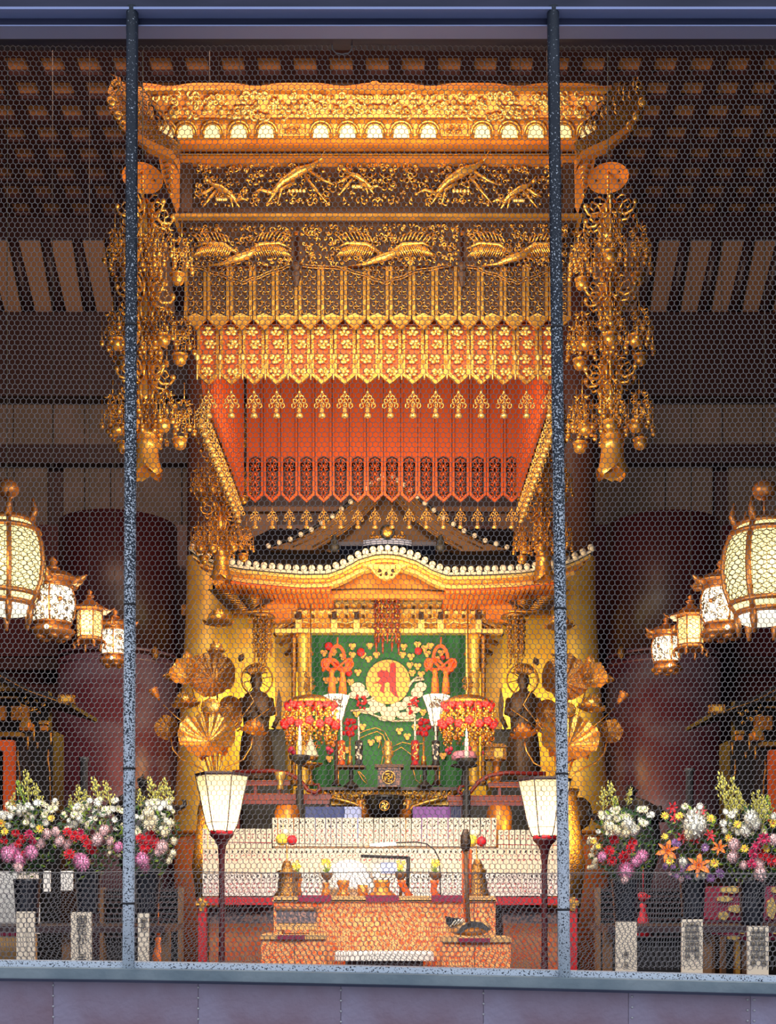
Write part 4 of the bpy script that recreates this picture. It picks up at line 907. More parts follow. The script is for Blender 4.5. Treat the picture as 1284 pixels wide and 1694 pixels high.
# ---------------------------------------------------------------- hanging lanterns
def lantern(kind, cx, cy, R_, Y, label, group):
    # cy: centre of the glowing body; R_: body radius in pixels
    S = Y/F; t = thing('hanging_lantern', label, 'lantern', P(cx, cy+R_*1.3, Y), group); X = P(cx, 0, Y)[0]; z = lambda k: P(0, cy-k*R_, Y)[2]; r = R_*S
    if kind == 'hex':
        mb = MB(); mb.lathe([(z(-1.15), r*.92), (z(.95), r*.98)], (X, Y), 6, 0); b = build('lantern_body', mb, 'lantern_yellow', t)
        mb = MB()
        for k in range(6):
            a = 2*pi*k/6; a2 = 2*pi*(k+1)/6; mb.tube([(X+r*.96*cos(a), Y+r*.96*sin(a), z(-1.2)), (X+r*1.02*cos(a), Y+r*1.02*sin(a), z(1))], r*.06, 5)
            for zz, w_ in ((z(-1.1), .12), (z(-.75), .05), (z(.95), .12), (z(.8), .05)): mb.tube([(X+r*cos(a), Y+r*sin(a), zz), (X+r*cos(a2), Y+r*sin(a2), zz)], r*w_*.6, 4)
            for i in range(5):      # diamond mesh
                for d in (1, -1):
                    p0 = np.array((X+r*cos(a), Y+r*sin(a))); p1 = np.array((X+r*cos(a2), Y+r*sin(a2))); za = z(-.7)+(z(.75)-z(-.7))*i/5; zb_ = z(-.7)+(z(.75)-z(-.7))*(i+2)/5
                    if i > 3: continue
                    q0, q1 = (p0, p1) if d > 0 else (p1, p0); mb.tube([(q0[0], q0[1], za), (q1[0], q1[1], zb_)], r*.018, 3)
                    m0 = (q0+q1)/2; mb.tube([(m0[0], m0[1], za), (q1[0], q1[1], (za+zb_)/2)], r*.018, 3); mb.tube([(q0[0], q0[1], (za+zb_)/2), (m0[0], m0[1], zb_)], r*.018, 3)
        build('body_frame', mb, 'lantern_metal', b)
        mb = MB(); mb.lathe([(z(.98), r*1.1), (z(1.02), r*1.75), (z(1.1), r*1.65), (z(1.45), r*.9), (z(1.85), r*.35), (z(2.1), r*.15)], (X, Y), 6)
        for k in range(6): a = 2*pi*k/6; mb.tube([(X+r*1.6*cos(a), Y+r*1.6*sin(a), z(1.06)), (X+r*1.9*cos(a), Y+r*1.9*sin(a), z(1.12)), (X+r*2.05*cos(a), Y+r*2.05*sin(a), z(1.3))], [r*.08, r*.07, r*.02], 5)
        mb.lathe([(z(2.1), r*.35), (z(2.2), r*.4), (z(2.3), r*.12), (z(2.5), r*.25), (z(2.7), r*.04)], (X, Y), 10); build('lantern_roof', mb, 'lantern_metal', t)
        mb = MB(); mb.lathe([(z(-1.45), r*1.25), (z(-1.35), r*1.3), (z(-1.2), r*1.0)], (X, Y), 6)
        for k in range(6): a = 2*pi*k/6; mb.tube([(X+r*1.1*cos(a), Y+r*1.1*sin(a), z(-1.4)), (X+r*1.3*cos(a), Y+r*1.3*sin(a), z(-1.6)), (X+r*1.15*cos(a), Y+r*1.15*sin(a), z(-1.85)), (X+r*1.3*cos(a), Y+r*1.3*sin(a), z(-1.95))], [r*.13, r*.12, r*.1, r*.12], 6)
        build('lantern_base', mb, 'lantern_metal', t); top = z(2.6)
    else:
        big = kind == 'big'; prof = [(-1.12, .68), (-.9, .80), (-.5, .95), (0, 1.0), (.5, .95), (.9, .80), (1.1, .66)] if big else [(-.85, .80), (-.55, .94), (-.1, 1), (.35, .99), (.7, .88), (.8, .82)]
        mb = MB(); mb.lathe([(z(a), r*q) for a, q in prof], (X, Y), 24); b = build('lantern_body', mb, 'lantern_glow' if big else 'lantern_white', t)
        mb = MB(); n = 6 if big else 4
        for k in range(n): a = 2*pi*k/n+(.35 if big else .12)-pi/2+.0; mb.tube([(X+r*q*1.02*cos(a), Y+r*q*1.02*sin(a), z(p)) for p, q in prof], r*(.075 if big else .045), 5, 0)
        for p, q in (prof[0], prof[-1])+((( -.88, .82), (.86, .83)) if big else ()): mb.tube([(X+r*q*1.02*cos(a), Y+r*q*1.02*sin(a), z(p)) for a in np.linspace(0, 2*pi, 25)], r*(.07 if big else .07), 5, 0)
        g = random.Random(int(cx)); ip = lambda p: np.interp(p, [a for a, _ in prof], [q for _, q in prof])
        if big:                       # tortoiseshell net on the paper
            for j in range(15):
                for i in range(26):
                    p = -.82+1.64*j/15; a = 2*pi*(i+(j % 2)*.5)/26; d = 2*pi/26; pts = [(a, p), (a+d/2, p+.055), (a+d/2, p+.11)]
                    if sin(a) > .35: continue
                    mb.tube([(X+r*1.01*ip(q)*cos(b_), Y+r*1.01*ip(q)*sin(b_), z(q)) for b_, q in pts], r*.013, 3, 1); mb.tube([(X+r*1.01*ip(q)*cos(b_), Y+r*1.01*ip(q)*sin(b_), z(q)) for b_, q in ((a, p), (a-d/2, p+.055))], r*.013, 3, 1)
        else:                         # pierced arabesque
            for k in range(150):
                p = g.uniform(-.78, .72); a = g.uniform(pi*.92, pi*2.08); q0 = g.uniform(.06, .13); a0 = g.uniform(0, 6.28)
                mb.tube([(X+r*1.012*ip(p+q0*sin(b_)*(1-i/7))*cos(a+q0*cos(b_)*(1-i/7)), Y+r*1.012*ip(p)*sin(a+q0*cos(b_)*(1-i/7)), z(p+q0*sin(b_)*(1-i/7))) for i, b_ in enumerate(np.linspace(a0, a0+5, 6))], r*.028, 3, 1)
            for a in (-pi/2+.6, -pi/2-.75): mb.ball((X+r*1.0*cos(a), Y+r*1.0*sin(a), z(.1)), r*.13, 0, (1, .6, .9), 8, 5)
        build('body_frame', mb, ['lantern_metal', 'lantern_fret'], b)
        mb = MB()
        if big:
            mb.lathe([(z(1.1), r*.7), (z(1.2), r*.66)], (X, Y), 24)
            for k in range(6): a = 2*pi*k/6+.35-pi/2; mb.tube([(X+r*.68*cos(a), Y+r*.68*sin(a), z(1.1)), (X+r*.80*cos(a), Y+r*.80*sin(a), z(1.35)), (X+r*.74*cos(a), Y+r*.74*sin(a), z(1.7))], [r*.10, r*.09, r*.03], 6)
            mb.tube([(X, Y, z(1.2)), (X, Y, z(1.9))], r*.04, 6); mb.ball((X, Y, z(2.0)), r*.32, 0, (1, 1, .8), 12, 7); top = z(2.2)
        else:
            mb.lathe([(z(.8), r*.8), (z(.85), r*.82), (z(1.02), r*.82), (z(1.06), r*1.0), (z(1.1), r*1.35), (z(1.15), r*1.25), (z(1.45), r*.8), (z(1.6), r*.25)], (X, Y), 20, flute=.03, nf=5)
            for k in range(5): a = 2*pi*k/5-.2; mb.tube([(X+r*1.0*cos(a), Y+r*1.0*sin(a), z(1.1)), (X+r*1.45*cos(a), Y+r*1.45*sin(a), z(1.12)), (X+r*1.7*cos(a), Y+r*1.7*sin(a), z(1.3))], [r*.2, r*.16, r*.03], 6)
            mb.lathe([(z(1.6), r*.3), (z(1.7), r*.34), (z(1.8), r*.12), (z(2.0), r*.25), (z(2.25), r*.03)], (X, Y), 10); top = z(2.2)
        build('lantern_roof', mb, 'lantern_metal', t)
        mb = MB()
        if big:
            mb.lathe([(z(-1.2), r*.66), (z(-1.12), r*.7)], (X, Y), 24, 0); mb.lathe([(z(-1.38), r*.5), (z(-1.34), r*.6), (z(-1.2), r*.66)], (X, Y), 24, 1)
            for k in range(6): a = 2*pi*k/6+.35-pi/2; mb.tube([(X+r*.68*cos(a), Y+r*.68*sin(a), z(-1.1)), (X+r*.66*cos(a), Y+r*.66*sin(a), z(-1.4)), (X+r*.62*cos(a), Y+r*.62*sin(a), z(-1.72))], [r*.09, r*.1, r*.05], 6)
        else:
            mb.lathe([(z(-1.55), r*.3), (z(-1.5), r*.7), (z(-1.35), r*.95), (z(-1.25), r*1.0), (z(-1.12), r*.9), (z(-1.08), r*.78), (z(-.85), r*.8)], (X, Y), 20, 0, flute=.07, nf=5)
            mb.ball((X, Y-r*.98, z(-1.2)), r*.12, 1, n=8, k=5)
            for k in range(5): a = 2*pi*k/5; mb.ball((X+r*.6*cos(a), Y+r*.6*sin(a), z(-1.5)), r*.28, 0, (1, 1, .5), 8, 5)
        build('lantern_base', mb, ['lantern_metal', 'lantern_white'], t)
    mb = MB(); mb.tube([(X, Y, top), (X, Y, EYE+7.25)], .0025, 4); build('hanging_wire', mb, 'iron', t)
    light('POINT', 'lantern_bulb', (X, Y-r*1.6, z(-.2)), 1.6, (1, .7, .35), .05)
lantern('big', 12, 931, 61, 6.2, 'big bellied yellow lantern at the left photo edge, cut by the frame', 'big bellied lanterns')
lantern('round', 87, 1001, 36, 7.1, 'pierced round lantern, second nearest of the left row of four', 'pierced round lanterns')
lantern('hex', 148, 1032, 21, 7.9, 'six-sided yellow lantern hanging in the left row behind the pierced one', 'six-sided lanterns')
lantern('round', 190, 1063, 25, 8.6, 'small pierced lantern half hidden behind the left window bar', 'pierced round lanterns')
lantern('big', 1265, 941, 65, 6.2, 'big bellied yellow lantern at the right photo edge, nearest of its row', 'big bellied lanterns')
lantern('round', 1194, 1003, 35, 7.1, 'pierced round lantern, second nearest of the right row of four', 'pierced round lanterns')
lantern('hex', 1143, 1043, 22, 7.9, 'six-sided yellow lantern hanging in the right row', 'six-sided lanterns')
lantern('round', 1103, 1075, 25, 8.6, 'small pierced lantern at the far inner end of the right row', 'pierced round lanterns')
# ---------------------------------------------------------------- gilt lotus arrangements on tall lamps
def lotus_meshes():
    S = 8.3/F
    def bloom(r, open_=.5):               # two rings of cupped petals
        mb = MB()
        for ring, (n, lean, h) in enumerate(((8, open_*.85, 1.0), (6, open_*.45, 1.25), (9, open_*1.25, .42))):
            for k in range(n):
                a = 2*pi*(k+.5*ring)/n; vs = []
                for i in range(6):
                    f = i/5; w_ = r*.42*sin(pi*min(f*.86+.1, 1))**.8; rad = r*(.15+lean*sin(f*pi*.62)+(.12*f*f if ring == 2 else -.15*f*f)); zz = r*h*f
                    for s in (-1, 0, 1):
                        aa = a+s*w_/(rad+r*.3); rr = rad+(0 if s else r*.07); vs.append((rr*cos(aa), rr*sin(aa), zz))
                mb.add(vs, [(i*3+j, i*3+j+1, i*3+4+j, i*3+3+j) for i in range(5) for j in range(2)])
        mb.ball((0, 0, r*.12), r*.3, 0, (1, 1, .7), 8, 5); return mb
    def leaf(r, deep=.3, wav=.1):         # big ribbed lotus leaf, cupped
        mb = MB(); n = 96; vs = [(0, 0, 0)]; K = 7
        for k in range(1, K+1):
            f = k/K
            for i in range(n): a = 2*pi*i/n; rr = r*f; vs.append((rr*cos(a), rr*sin(a), deep*r*f**1.6+wav*r*f*f*sin(5*a+.6)+.055*r*f**.8*cos(16*a)+(.06*r*cos(8*a) if k == K else 0)))
        mb.add(vs, [(0, 1+i, 1+(i+1) % n) for i in range(n)]+[(1+(k-1)*n+i, 1+k*n+i, 1+k*n+(i+1) % n, 1+(k-1)*n+(i+1) % n) for k in range(1, K) for i in range(n)]); return mb
    def bud(r):
        mb = MB(); mb.lathe([(-r*1.5, r*.12), (-r*1.1, r*.5), (-r*.3, r*.95), (r*.3, r*.9), (r*1.0, r*.5), (r*1.5, r*.04)], (0, 0), 12, flute=.1, nf=4); return mb
    def pod(r):
        mb = MB(); mb.lathe([(-r*1.6, r*.15), (-r*.8, r*.5), (r*.4, r*.85), (r*.7, r*.95), (r*.8, r*.8)], (0, 0), 14)
        for k in range(7): a = k*2*pi/7; mb.ball((r*.5*cos(a), r*.5*sin(a), r*.85), r*.14, n=6, k=4)
        return mb
    return bloom, leaf, bud, pod
bloom, leaf, bud, pod = lotus_meshes()
def xf(mb, c, rx=0, ry=0, rz=0):
    V = np.array(mb.v)
    for ax, an in ((2, rz), (0, rx), (1, ry)):
        if an:
            i, j = [(1, 2), (2, 0), (0, 1)][ax]; A = V[:, i].copy(); B = V[:, j].copy(); V[:, i] = A*cos(an)-B*sin(an); V[:, j] = A*sin(an)+B*cos(an)
    mb.v = [tuple(p) for p in V+np.array(c)]; return mb
def floor_lamp(cx, lab, s):
    Y = 6.2; S = Y/F; t = thing('standing_lamp', 'dark red standing lamp with a glowing paper shade on the '+lab, 'lamp', (P(cx, 0, Y)[0], Y, FLOOR), 'standing lamps'); X = P(cx, 0, Y)[0]; z = lambda y: P(0, y+s, Y)[2]; o = (X, Y)
    n = 6; pr = [(1376, 20), (1365, 25), (1345, 30), (1320, 35), (1284, 43)]
    mb = MB(); mb.lathe([(z(y), r*S) for y, r in pr], o, n, 0, cap=False); m_ = build('lamp_shade', mb, 'lamp_paper', t)
    mb = MB()
    for k in range(n): a = 2*pi*k/n; mb.tube([(X+r*S*1.01*cos(a), Y+r*S*1.01*sin(a), z(y)) for y, r in pr], .0032, 5)
    for y, r in ((1361, 26.2), (1284, 43.3), (1376, 20)):
        q = [(X+r*S*cos(2*pi*k/n), Y+r*S*sin(2*pi*k/n), z(y)) for k in range(n+1)]; mb.tube(q, .0035 if y != 1361 else .002, 5)
    build('shade_frame', mb, 'wood_dark', m_)
    mb = MB(); mb.lathe([(z(1284)+.003, 45*S), (z(1281)+.003, 45*S)], o, 6); build('shade_rim', mb, 'wood_dark', t)
    mb = MB(); mb.lathe([(FLOOR, .14), (FLOOR+.03, .13), (FLOOR+.06, .03), (z(1560), 5*S), (z(1480), 5*S), (z(1420), 5*S), (z(1400), 7*S), (z(1390), 12*S), (z(1383), 19*S), (z(1380), 20*S)], o, 16); build('lamp_pole', mb, 'dark_red', t)
    mb = MB(); mb.lathe([(z(1380), 20*S), (z(1374), 19*S)], o, 16); build('lamp_collar', mb, 'crimson', t)
    mb = MB(); mb.ball((X, Y, z(1352)), .022, 0, (1, 1, 1.3), 10, 6); build('bulb', mb, 'bulb', t)
    light('POINT', 'standing_lamp_bulb', (X, Y, z(1352)), 5.5, (1, .80, .50), .03)
    light('POINT', 'standing_lamp_bulb', (X, Y, z(1318)), .7, (1, .74, .36), .03)
m = M['lamp_paper']; nt = m.node_tree; tr = nt.nodes.new('ShaderNodeBsdfTranslucent'); tr.inputs[0].default_value = (.95, .86, .62, 1); mx = nt.nodes.new('ShaderNodeMixShader'); mx.inputs[0].default_value = .6
nt.links.new(nt.nodes['Principled BSDF'].outputs[0], mx.inputs[1]); nt.links.new(tr.outputs[0], mx.inputs[2]); nt.links.new(mx.outputs[0], nt.nodes['Material Output'].inputs[0])
floor_lamp(367, 'left, before the gilt lotus', 0); floor_lamp(901, 'right, behind the window bar', 8)
def lotus_stand(s, lab):
    Y = 8.3; f = (lambda x: x) if s > 0 else (lambda x: 1290-x-4); dy = 0 if s > 0 else 6; S = Y/F
    t = thing('lotus_arrangement', 'tall gilt lotus arrangement of leaves, blooms and buds on the %s of the altar' % lab, 'ornament', (P(f(352), 0, Y)[0], Y, FLOOR), 'gilt lotus arrangements')
    def at(x, y, d=0): return P(f(x), y+dy, Y+d)
    def stem(pts, r=1.3): mb = MB(); mb.tube([at(*p) for p in pts], r*S, 6); build('lotus_stem', mb, 'gold', t)
    base = (356, 1300)
    mb = MB(); c = at(*base); mb.lathe([(FLOOR, .2), (FLOOR+.1, .16), (1.2, .10), (1.7, .16), (c[2]-.06, .10), (c[2], .12)], (c[0], Y), 20); build('lotus_vase', mb, 'gold_antique', t)
    for p in ([base, (354, 1270), (350, 1245)], [base, (345, 1272), (338, 1250)], [base, (358, 1270), (360, 1160), (357, 1085)], [base, (366, 1268), (368, 1240)], [base, (350, 1200, .1), (344, 1110, .1)], [base, (362, 1230, .1), (372, 1190), (388, 1165)]): stem(p, 1.8)
    stem([base, (335, 1272), (300, 1256), (286, 1240), (281, 1216)], 1.5); stem([base, (372, 1272), (403, 1256), (415, 1236), (418, 1220)], 1.5)
    stem([(310, 1200), (290, 1185), (270, 1166)], 1); stem([base, (330, 1180, .05), (306, 1100)], 1)
    stem([(385, 1205), (420, 1160), (398, 1120), (404, 1090)], 1)
    def lf(x, y, r, rx, ry=0, deep=.3, wav=.1, d=0, m_='gold'): build('lotus_leaf', xf(leaf(r*S, deep, wav), at(x, y, d), rx, ry*s), m_, t)
    lf(345, 1226, 47, R(58), 0, .45, .10, -.1); lf(352, 1122, 40, R(78), R(4), .5, .12, 0, 'gold_antique'); lf(384, 1170, 19, R(100), R(20), .8, .18, -.05, 'gold_antique'); lf(278, 1206, 20, R(85), R(-15), .6, .2, 0, 'gold_antique')
    lf(311, 1120, 24, R(70), R(-30), .9, .1, -.03); lf(345, 1240, 34, R(35), 0, .2, .25, .05, 'gold_orange'); lf(372, 1190, 26, R(50), R(60), .5, .1, .1, 'gold_antique')
    def bl(x, y, r, o=.55, rx=0, ry=0, d=0, m_='gold'): build('lotus_bloom', xf(bloom(r*S, o), at(x, y, d), rx, ry*s), m_, t)
    bl(361, 1036, 22, .75, R(-5), 0, .05); bl(358, 1082, 17, .6, R(5), 0, 0); bl(308, 1172, 23, .65, R(-5), R(-8), -.05); bl(418, 1214, 19, .8, R(-10), R(10), -.1, 'gold_orange'); bl(345, 1180, 14, .5, R(20), 0, -.05)
    def bd(nm, mb, x, y, rx, ry, m_, d=0): build(nm, xf(mb, at(x, y, d), rx, ry*s), m_, t)
    bd('lotus_bud', bud(8*S), 310, 1088, 0, R(-15), 'gold'); bd('lotus_bud', bud(8*S), 281, 1118, R(0), R(-95), 'gold'); bd('lotus_bud', bud(5*S), 399, 1088, 0, R(25), 'bronze'); bd('lotus_pod', pod(9*S), 256, 1146, R(10), R(-30), 'gold_orange')
    mb = MB(); g = random.Random(2); c = at(349, 1168, -.12)
    for k in range(26): a = k*2.4; q = 3.0*math.sqrt(k)*S; mb.ball((c[0]+q*cos(a), c[1], c[2]+q*sin(a)*.75), .011, n=6, k=4)
    mb.ball(c, 16*S, 0, (1, .25, .8), 14, 8); build('seed_head', mb, 'gold', t)
lotus_stand(1, 'left'); lotus_stand(-1, 'right')
# ---------------------------------------------------------------- the altar between the statues
def to_floor(mb, x0, x1, y, Y, dep, m=0):
    a = P(x0, y, Y); b = P(x1, y, Y); return mb.box(((a[0]+b[0])/2, Y+dep/2, (a[2]+FLOOR)/2), (b[0]-a[0], dep, a[2]-FLOOR), m)
Y = 9.4; t = thing('altar_table', 'carved gilt altar table with a dark red top before the green curtain', 'altar table', (P(642, 0, Y)[0], Y, FLOOR))
mb = MB(); mb.pbox(524, 1302, 765, 1307, Y, .7); build('table_top', mb, 'dark_red', t)
mb = MB(); mb.pbox(548, 1309, 742, 1332, Y+.15, .1, 0); scrolls(mb, 534, 1309, 640, 1320, Y+.02, 60, (2.5, 5), 1.5, 1, 5, 30, 641); scrolls(mb, 560, 1320, 610, 1330, Y+.05, 16, (2.5, 4), 1.4, 1, 6, 8, 641); build('carved_apron', mb, ['gold_leaf', 'gold'], t)
for s in (0, 1):
    f = (lambda x: x) if not s else (lambda x: 1283-x)
    mb = MB(); mb.ptube([(f(527), 1307), (f(545), 1318), (f(575), 1326), (f(600), 1334), (f(612), 1350)], [5, 5, 4.5, 4, 3], Y+.04, 8); to_floor(mb, *sorted((f(604), f(612))), 1348, Y+.02, .06); build('leg', mb, 'gold', t)
def boxthing(name, x0, y0, x1, y1, Y, dep, m_, label, cat, group=None): mb = MB(); mb.pbox(x0, y0, x1, y1, Y, dep); return solo(name, mb, m_, label, cat, group)
# reliquary box with its emblem, gilt pot on top
def manji(mb, cx, cy, r, Y, m):
    w = r*.16; k = r*.62
    for a in range(4):
        c, s = [(1, 0), (0, 1), (-1, 0), (0, -1)][a]; R2 = lambda x, y: (cx+x*c-y*s, cy+x*s+y*c)
        for q in ([(-w, 0), (w, 0), (w, -k), (-w, -k)], [(-k, -k+w*.9), (0+w, -k+w*.9), (0+w, -k-w*.9), (-k, -k-w*.9)]): mb.prism([R2(*p) for p in q], Y, .008, m)
Y = 9.2; t = thing('reliquary_box', 'grey patterned box with a round gold emblem on the altar table', 'box', P(643, 1302, Y))
mb = MB(); mb.pbox(625, 1269, 663, 1301.5, Y, .17); build('box_body', mb, 'brocade_grey', t); mb = MB(); mb.pbox(620, 1264, 668, 1269, Y-.02, .21); build('box_lid', mb, 'wood_brown', t)
mb = MB(); c = P(643, 1286, Y-.006); q = [(643+10.5*cos(a), 1286+10.5*sin(a)) for a in np.linspace(0, 2*pi, 25)[:-1]]; mb.prism(q, Y-.006, .006, 0); mb.ptube(q+[q[0]], 1.1, Y-.008, 5, 2); manji(mb, 643, 1286, 9, Y-.014, 1); build('emblem', mb, ['gold_back', 'petal_yellow', 'gold_bright'], t)
mb = MB(); mb.plathe(642, [(1264, 8), (1259, 5), (1255, 5), (1250, 9), (1243, 9), (1240, 6), (1237, 9), (1234, 6), (1230, 7), (1226, 5)], Y+.05, 16); solo('gilt_pot', mb, 'gold_bright', 'small gilt pagoda pot standing on the patterned emblem box', 'pot')
Y = 8.6; t = thing('incense_bowl', 'big black incense bowl with a round emblem in front of the altar table', 'incense bowl', P(636, 1356, Y))
mb = MB(); mb.plathe(636, [(1356, 14), (1350, 22), (1340, 28), (1328, 32), (1322, 34), (1318, 36), (1317, 33), (1322, 29)], Y, 28); to_floor(mb, 622, 650, 1356, Y-.05, .1); build('bowl', mb, 'black_lacquer', t)
mb = MB(); Z = Y-.152; q = [(636+8*cos(a), 1333+8*sin(a)) for a in np.linspace(0, 2*pi, 21)]; mb.ptube(q, .8, Z, 5); manji(mb, 636, 1333, 7, Z, 0); build('emblem', mb, 'gold', t)
for s in (-1, 1): mb = MB(); mb.ptube([(636+s*33, 1324), (636+s*40, 1326), (636+s*38, 1338), (636+s*30, 1344)], [3, 4, 3, 2], Y, 7); mb.ball(P(636+s*34, 1347, Y+.1), .05, 0, (1, 1, .8), 8, 6); build('handle', mb, 'gold_orange', t)
# small stands carrying painted candle holders
Y = 9.3
for cx, lab, items in ((581, 'left', ((565, 'vermilion', 1225), (594, 'iron', 1225))), (703, 'right', ((687, 'crimson', 1228), (721, 'iron', 1226)))):
    t = thing('offering_stand', 'small black stand with a slender foot on the altar table, %s of the emblem box' % lab, 'stand', P(cx, 1302, Y), 'small black stands on the altar')
    mb = MB(); mb.pbox(cx-24, 1266, cx+24, 1269, Y-.08, .2); build('stand_top', mb, 'wood_brown', t); mb = MB(); mb.plathe(cx, [(1302, 13), (1299, 11), (1292, 3), (1280, 4), (1272, 3), (1269, 7)], Y, 12); build('stand_foot', mb, 'iron', t)
    mb = MB(); mb.ptube([(cx-21 if lab == 'left' else cx+24, 1269), (cx-21 if lab == 'left' else cx+24, 1301)], 1.3, Y-.05, 6); build('brace', mb, 'gold', t)
    for x, mm, y0 in items:
        col = {'vermilion': 'orange red', 'iron': 'black and silver', 'crimson': 'crimson'}[mm]
        t2 = thing('candle_holder', 'tall thin candle in a %s painted holder on the %s small stand' % (col, lab), 'candle', P(x, 1266, Y), 'painted candle holders')
        mb = MB(); mb.plathe(x, [(1266, 8), (1262, 6), (1259, 5.5), (1256, 6.5), (1232, 6.5), (1228, 7), (1225, 5)], Y-.02, 14); g = random.Random(x); 
        for k in range(26): mb.ball(P(x+g.uniform(-5, 5), g.uniform(1230, 1256), Y-.048), g.uniform(.004, .009), 1, (1, .4, 1.5), 6, 4)
        build('holder', mb, [mm, 'gold_bright' if mm != 'iron' else 'petal_white'], t2)
        mb = MB(); mb.ptube([(x, y0), (x-.6, 1185 if x in (594, 687) else 1190)], [1.8, 1.4], Y-.02, 8); build('candle', mb, 'candle_wax', t2)
    mb = MB(); mb.plathe(cx-2, [(1266, 5), (1258, 4), (1252, 4), (1250, 2), (1215, 1.3)], Y, 10); g = random.Random(3)
    for k in range(20): mb.ball(P(cx-2+g.uniform(-9, 9), 1205+g.uniform(-14, 12), Y), .02, 1, n=6, k=4)
    solo('artificial_flower', mb, ['gold', 'crimson'], 'small red artificial flower in a gilt vase on the %s small stand' % lab, 'flower', 'red flowers on the small stands')
for cx, dy, lab in ((496, 0, 'left'), (772, 5, 'right')):
    Y = 8.7; t = thing('candlestick', 'tall dark candlestick with a burning white candle on the %s side of the altar' % lab, 'candlestick', (P(cx, 0, Y)[0], Y, FLOOR), 'tall altar candlesticks'); z = lambda y: P(0, y+dy, Y)[2]; X = P(cx, 0, Y)[0]; S = Y/F
    mb = MB(); mb.lathe([(FLOOR, 20*S), (FLOOR+.04, 18*S), (FLOOR+.08, 7*S), (z(1310), 6.5*S), (z(1304), 7*S), (z(1302), 4*S), (z(1265), 3.6*S), (z(1262), 9*S), (z(1255), 17*S), (z(1250), 18*S), (z(1249), 8*S)], (X, Y), 18); build('stick', mb, 'iron', t)
    mb = MB(); mb.lathe([(z(1250), 3.6*S), (z(1217), 3*S)], (X, Y), 12); c_ = build('candle', mb, 'candle_wax', t)
    mb = MB(); mb.lathe([(z(1217), .5*S), (z(1213), 1.8*S), (z(1207), 1.3*S), (z(1200), .2*S)], (X, Y), 8); build('flame', mb, 'flame', c_); light('POINT', 'candle_light', (X, Y-.03, z(1205)), .8, (1, .6, .25), .02)
Y = 9.0; t = thing('tiered_offering', 'silver striped cone-shaped offering on a small gilt stand beside the left candle', 'offering', P(514, 1300, Y))
mb = MB(); mb.plathe(514, [(1258, 9), (1254, 13), (1250, 8)], Y, 14); mb.plathe(514, [(1300, 10), (1297, 7), (1290, 3), (1272, 3), (1266, 20), (1263, 21)], Y, 14); build('offering_stand', mb, 'gold_antique', t)
mb = MB(); pr = []
for k in range(7): r = 13-1.7*k; pr += [(1252-k*4.2, r), (1250-k*4.2, r+1.2), (1248.6-k*4.2, r-.4)]
mb.plathe(514, pr+[(1222, 1), (1216, .5)], Y, 16); build('striped_cone', mb, 'petal_white', t)
Y = 9.0; t = thing('offering_dish', 'round black dish with a pink fringed cloth under the right candle', 'dish', P(768, 1302, Y)); mb = MB(); mb.plathe(768, [(1302, 10), (1298, 6), (1272, 3), (1268, 22), (1265, 22)], Y, 16); build('dish', mb, 'iron', t)
mb = MB(); mb.plathe(768, [(1257, 20), (1250, 20), (1245, 17), (1243, 14)], Y-.1, 20, flute=.06, nf=12); build('fringed_cloth', mb, 'petal_pink', t)
Y = 9.6; t = thing('small_shrine_box', 'small gilt shrine box on a stand right of the curtain', 'box', P(822, 1300, Y)); mb = MB(); mb.pbox(803, 1236, 838, 1256, Y, .15); mb.prism([(800, 1236), (841, 1236), (834, 1230), (807, 1230)], Y-.02, .2); build('box_body', mb, 'gold_antique', t); mb = MB(); mb.pbox(818, 1238, 832, 1253, Y-.01, .02); build('box_window', mb, 'gold_leaf', t); mb = MB(); mb.plathe(822, [(1302, 9), (1296, 5), (1290, 9), (1284, 10), (1278, 5), (1262, 8), (1256, 16)], Y+.08, 12); build('box_stand', mb, 'gold_orange', t)
mb = MB(); mb.plathe(464, [(1306, 6), (1296, 4), (1292, 5), (1286, 8), (1280, 10), (1277, 9)], 8.9, 14); solo('gilt_cup', mb, 'gold_bright', 'small footed gilt cup on the left red railing', 'cup')
# dark red railings with upturned curling ends
for s, lab in ((0, 'left'), (1, 'right')):
    f = (lambda x: x) if not s else (lambda x: 1288-x); Y = 8.95; dy = 0 if not s else 3
    t = thing('altar_railing', 'low dark red lacquered railing with a curled handrail on the %s of the altar table' % lab, 'railing', (P(f(460), 0, Y)[0], Y, FLOOR), 'red altar railings')
    def bar(nm, x0, y0, x1, y1, Yo=0, m_='rail_red'): mb = MB(); a, b = sorted((f(x0), f(x1))); mb.pbox(a, y0+dy, b, y1+dy, Y+Yo, .05); return build(nm, mb, m_, t)
    bar('rail', 385, 1292, 480, 1299); bar('rail', 385, 1314, 548, 1322); bar('rail', 385, 1324, 545, 1330, -.02)
    for y in (1291.5, 1299, 1313.5, 1322.5): mb = MB(); mb.ptube([(f(385), y+dy), (f(480 if y < 1300 else 546), y+dy)], .6, Y-.01, 4); build('gilt_line', mb, 'tassel', t)
    for x in (395, 420, 459): bar('rail_post', x, 1299, x+5, 1316, .01)
    mb = MB(); mb.ptube([(f(385), 1277+dy), (f(450), 1275+dy), (f(478), 1280+dy), (f(496), 1290+dy), (f(510), 1308+dy), (f(522), 1312+dy), (f(530), 1306+dy), (f(527), 1298+dy), (f(518), 1298+dy)], [3.4]*6+[3, 2.6, 2], Y-.04, 8); build('handrail', mb, 'rail_red', t)
    mb = MB()
    for x in (390, 538): to_floor(mb, *sorted((f(x), f(x+6))), 1326+dy, Y+.01, .04)
    build('rail_support', mb, 'rail_red', t)
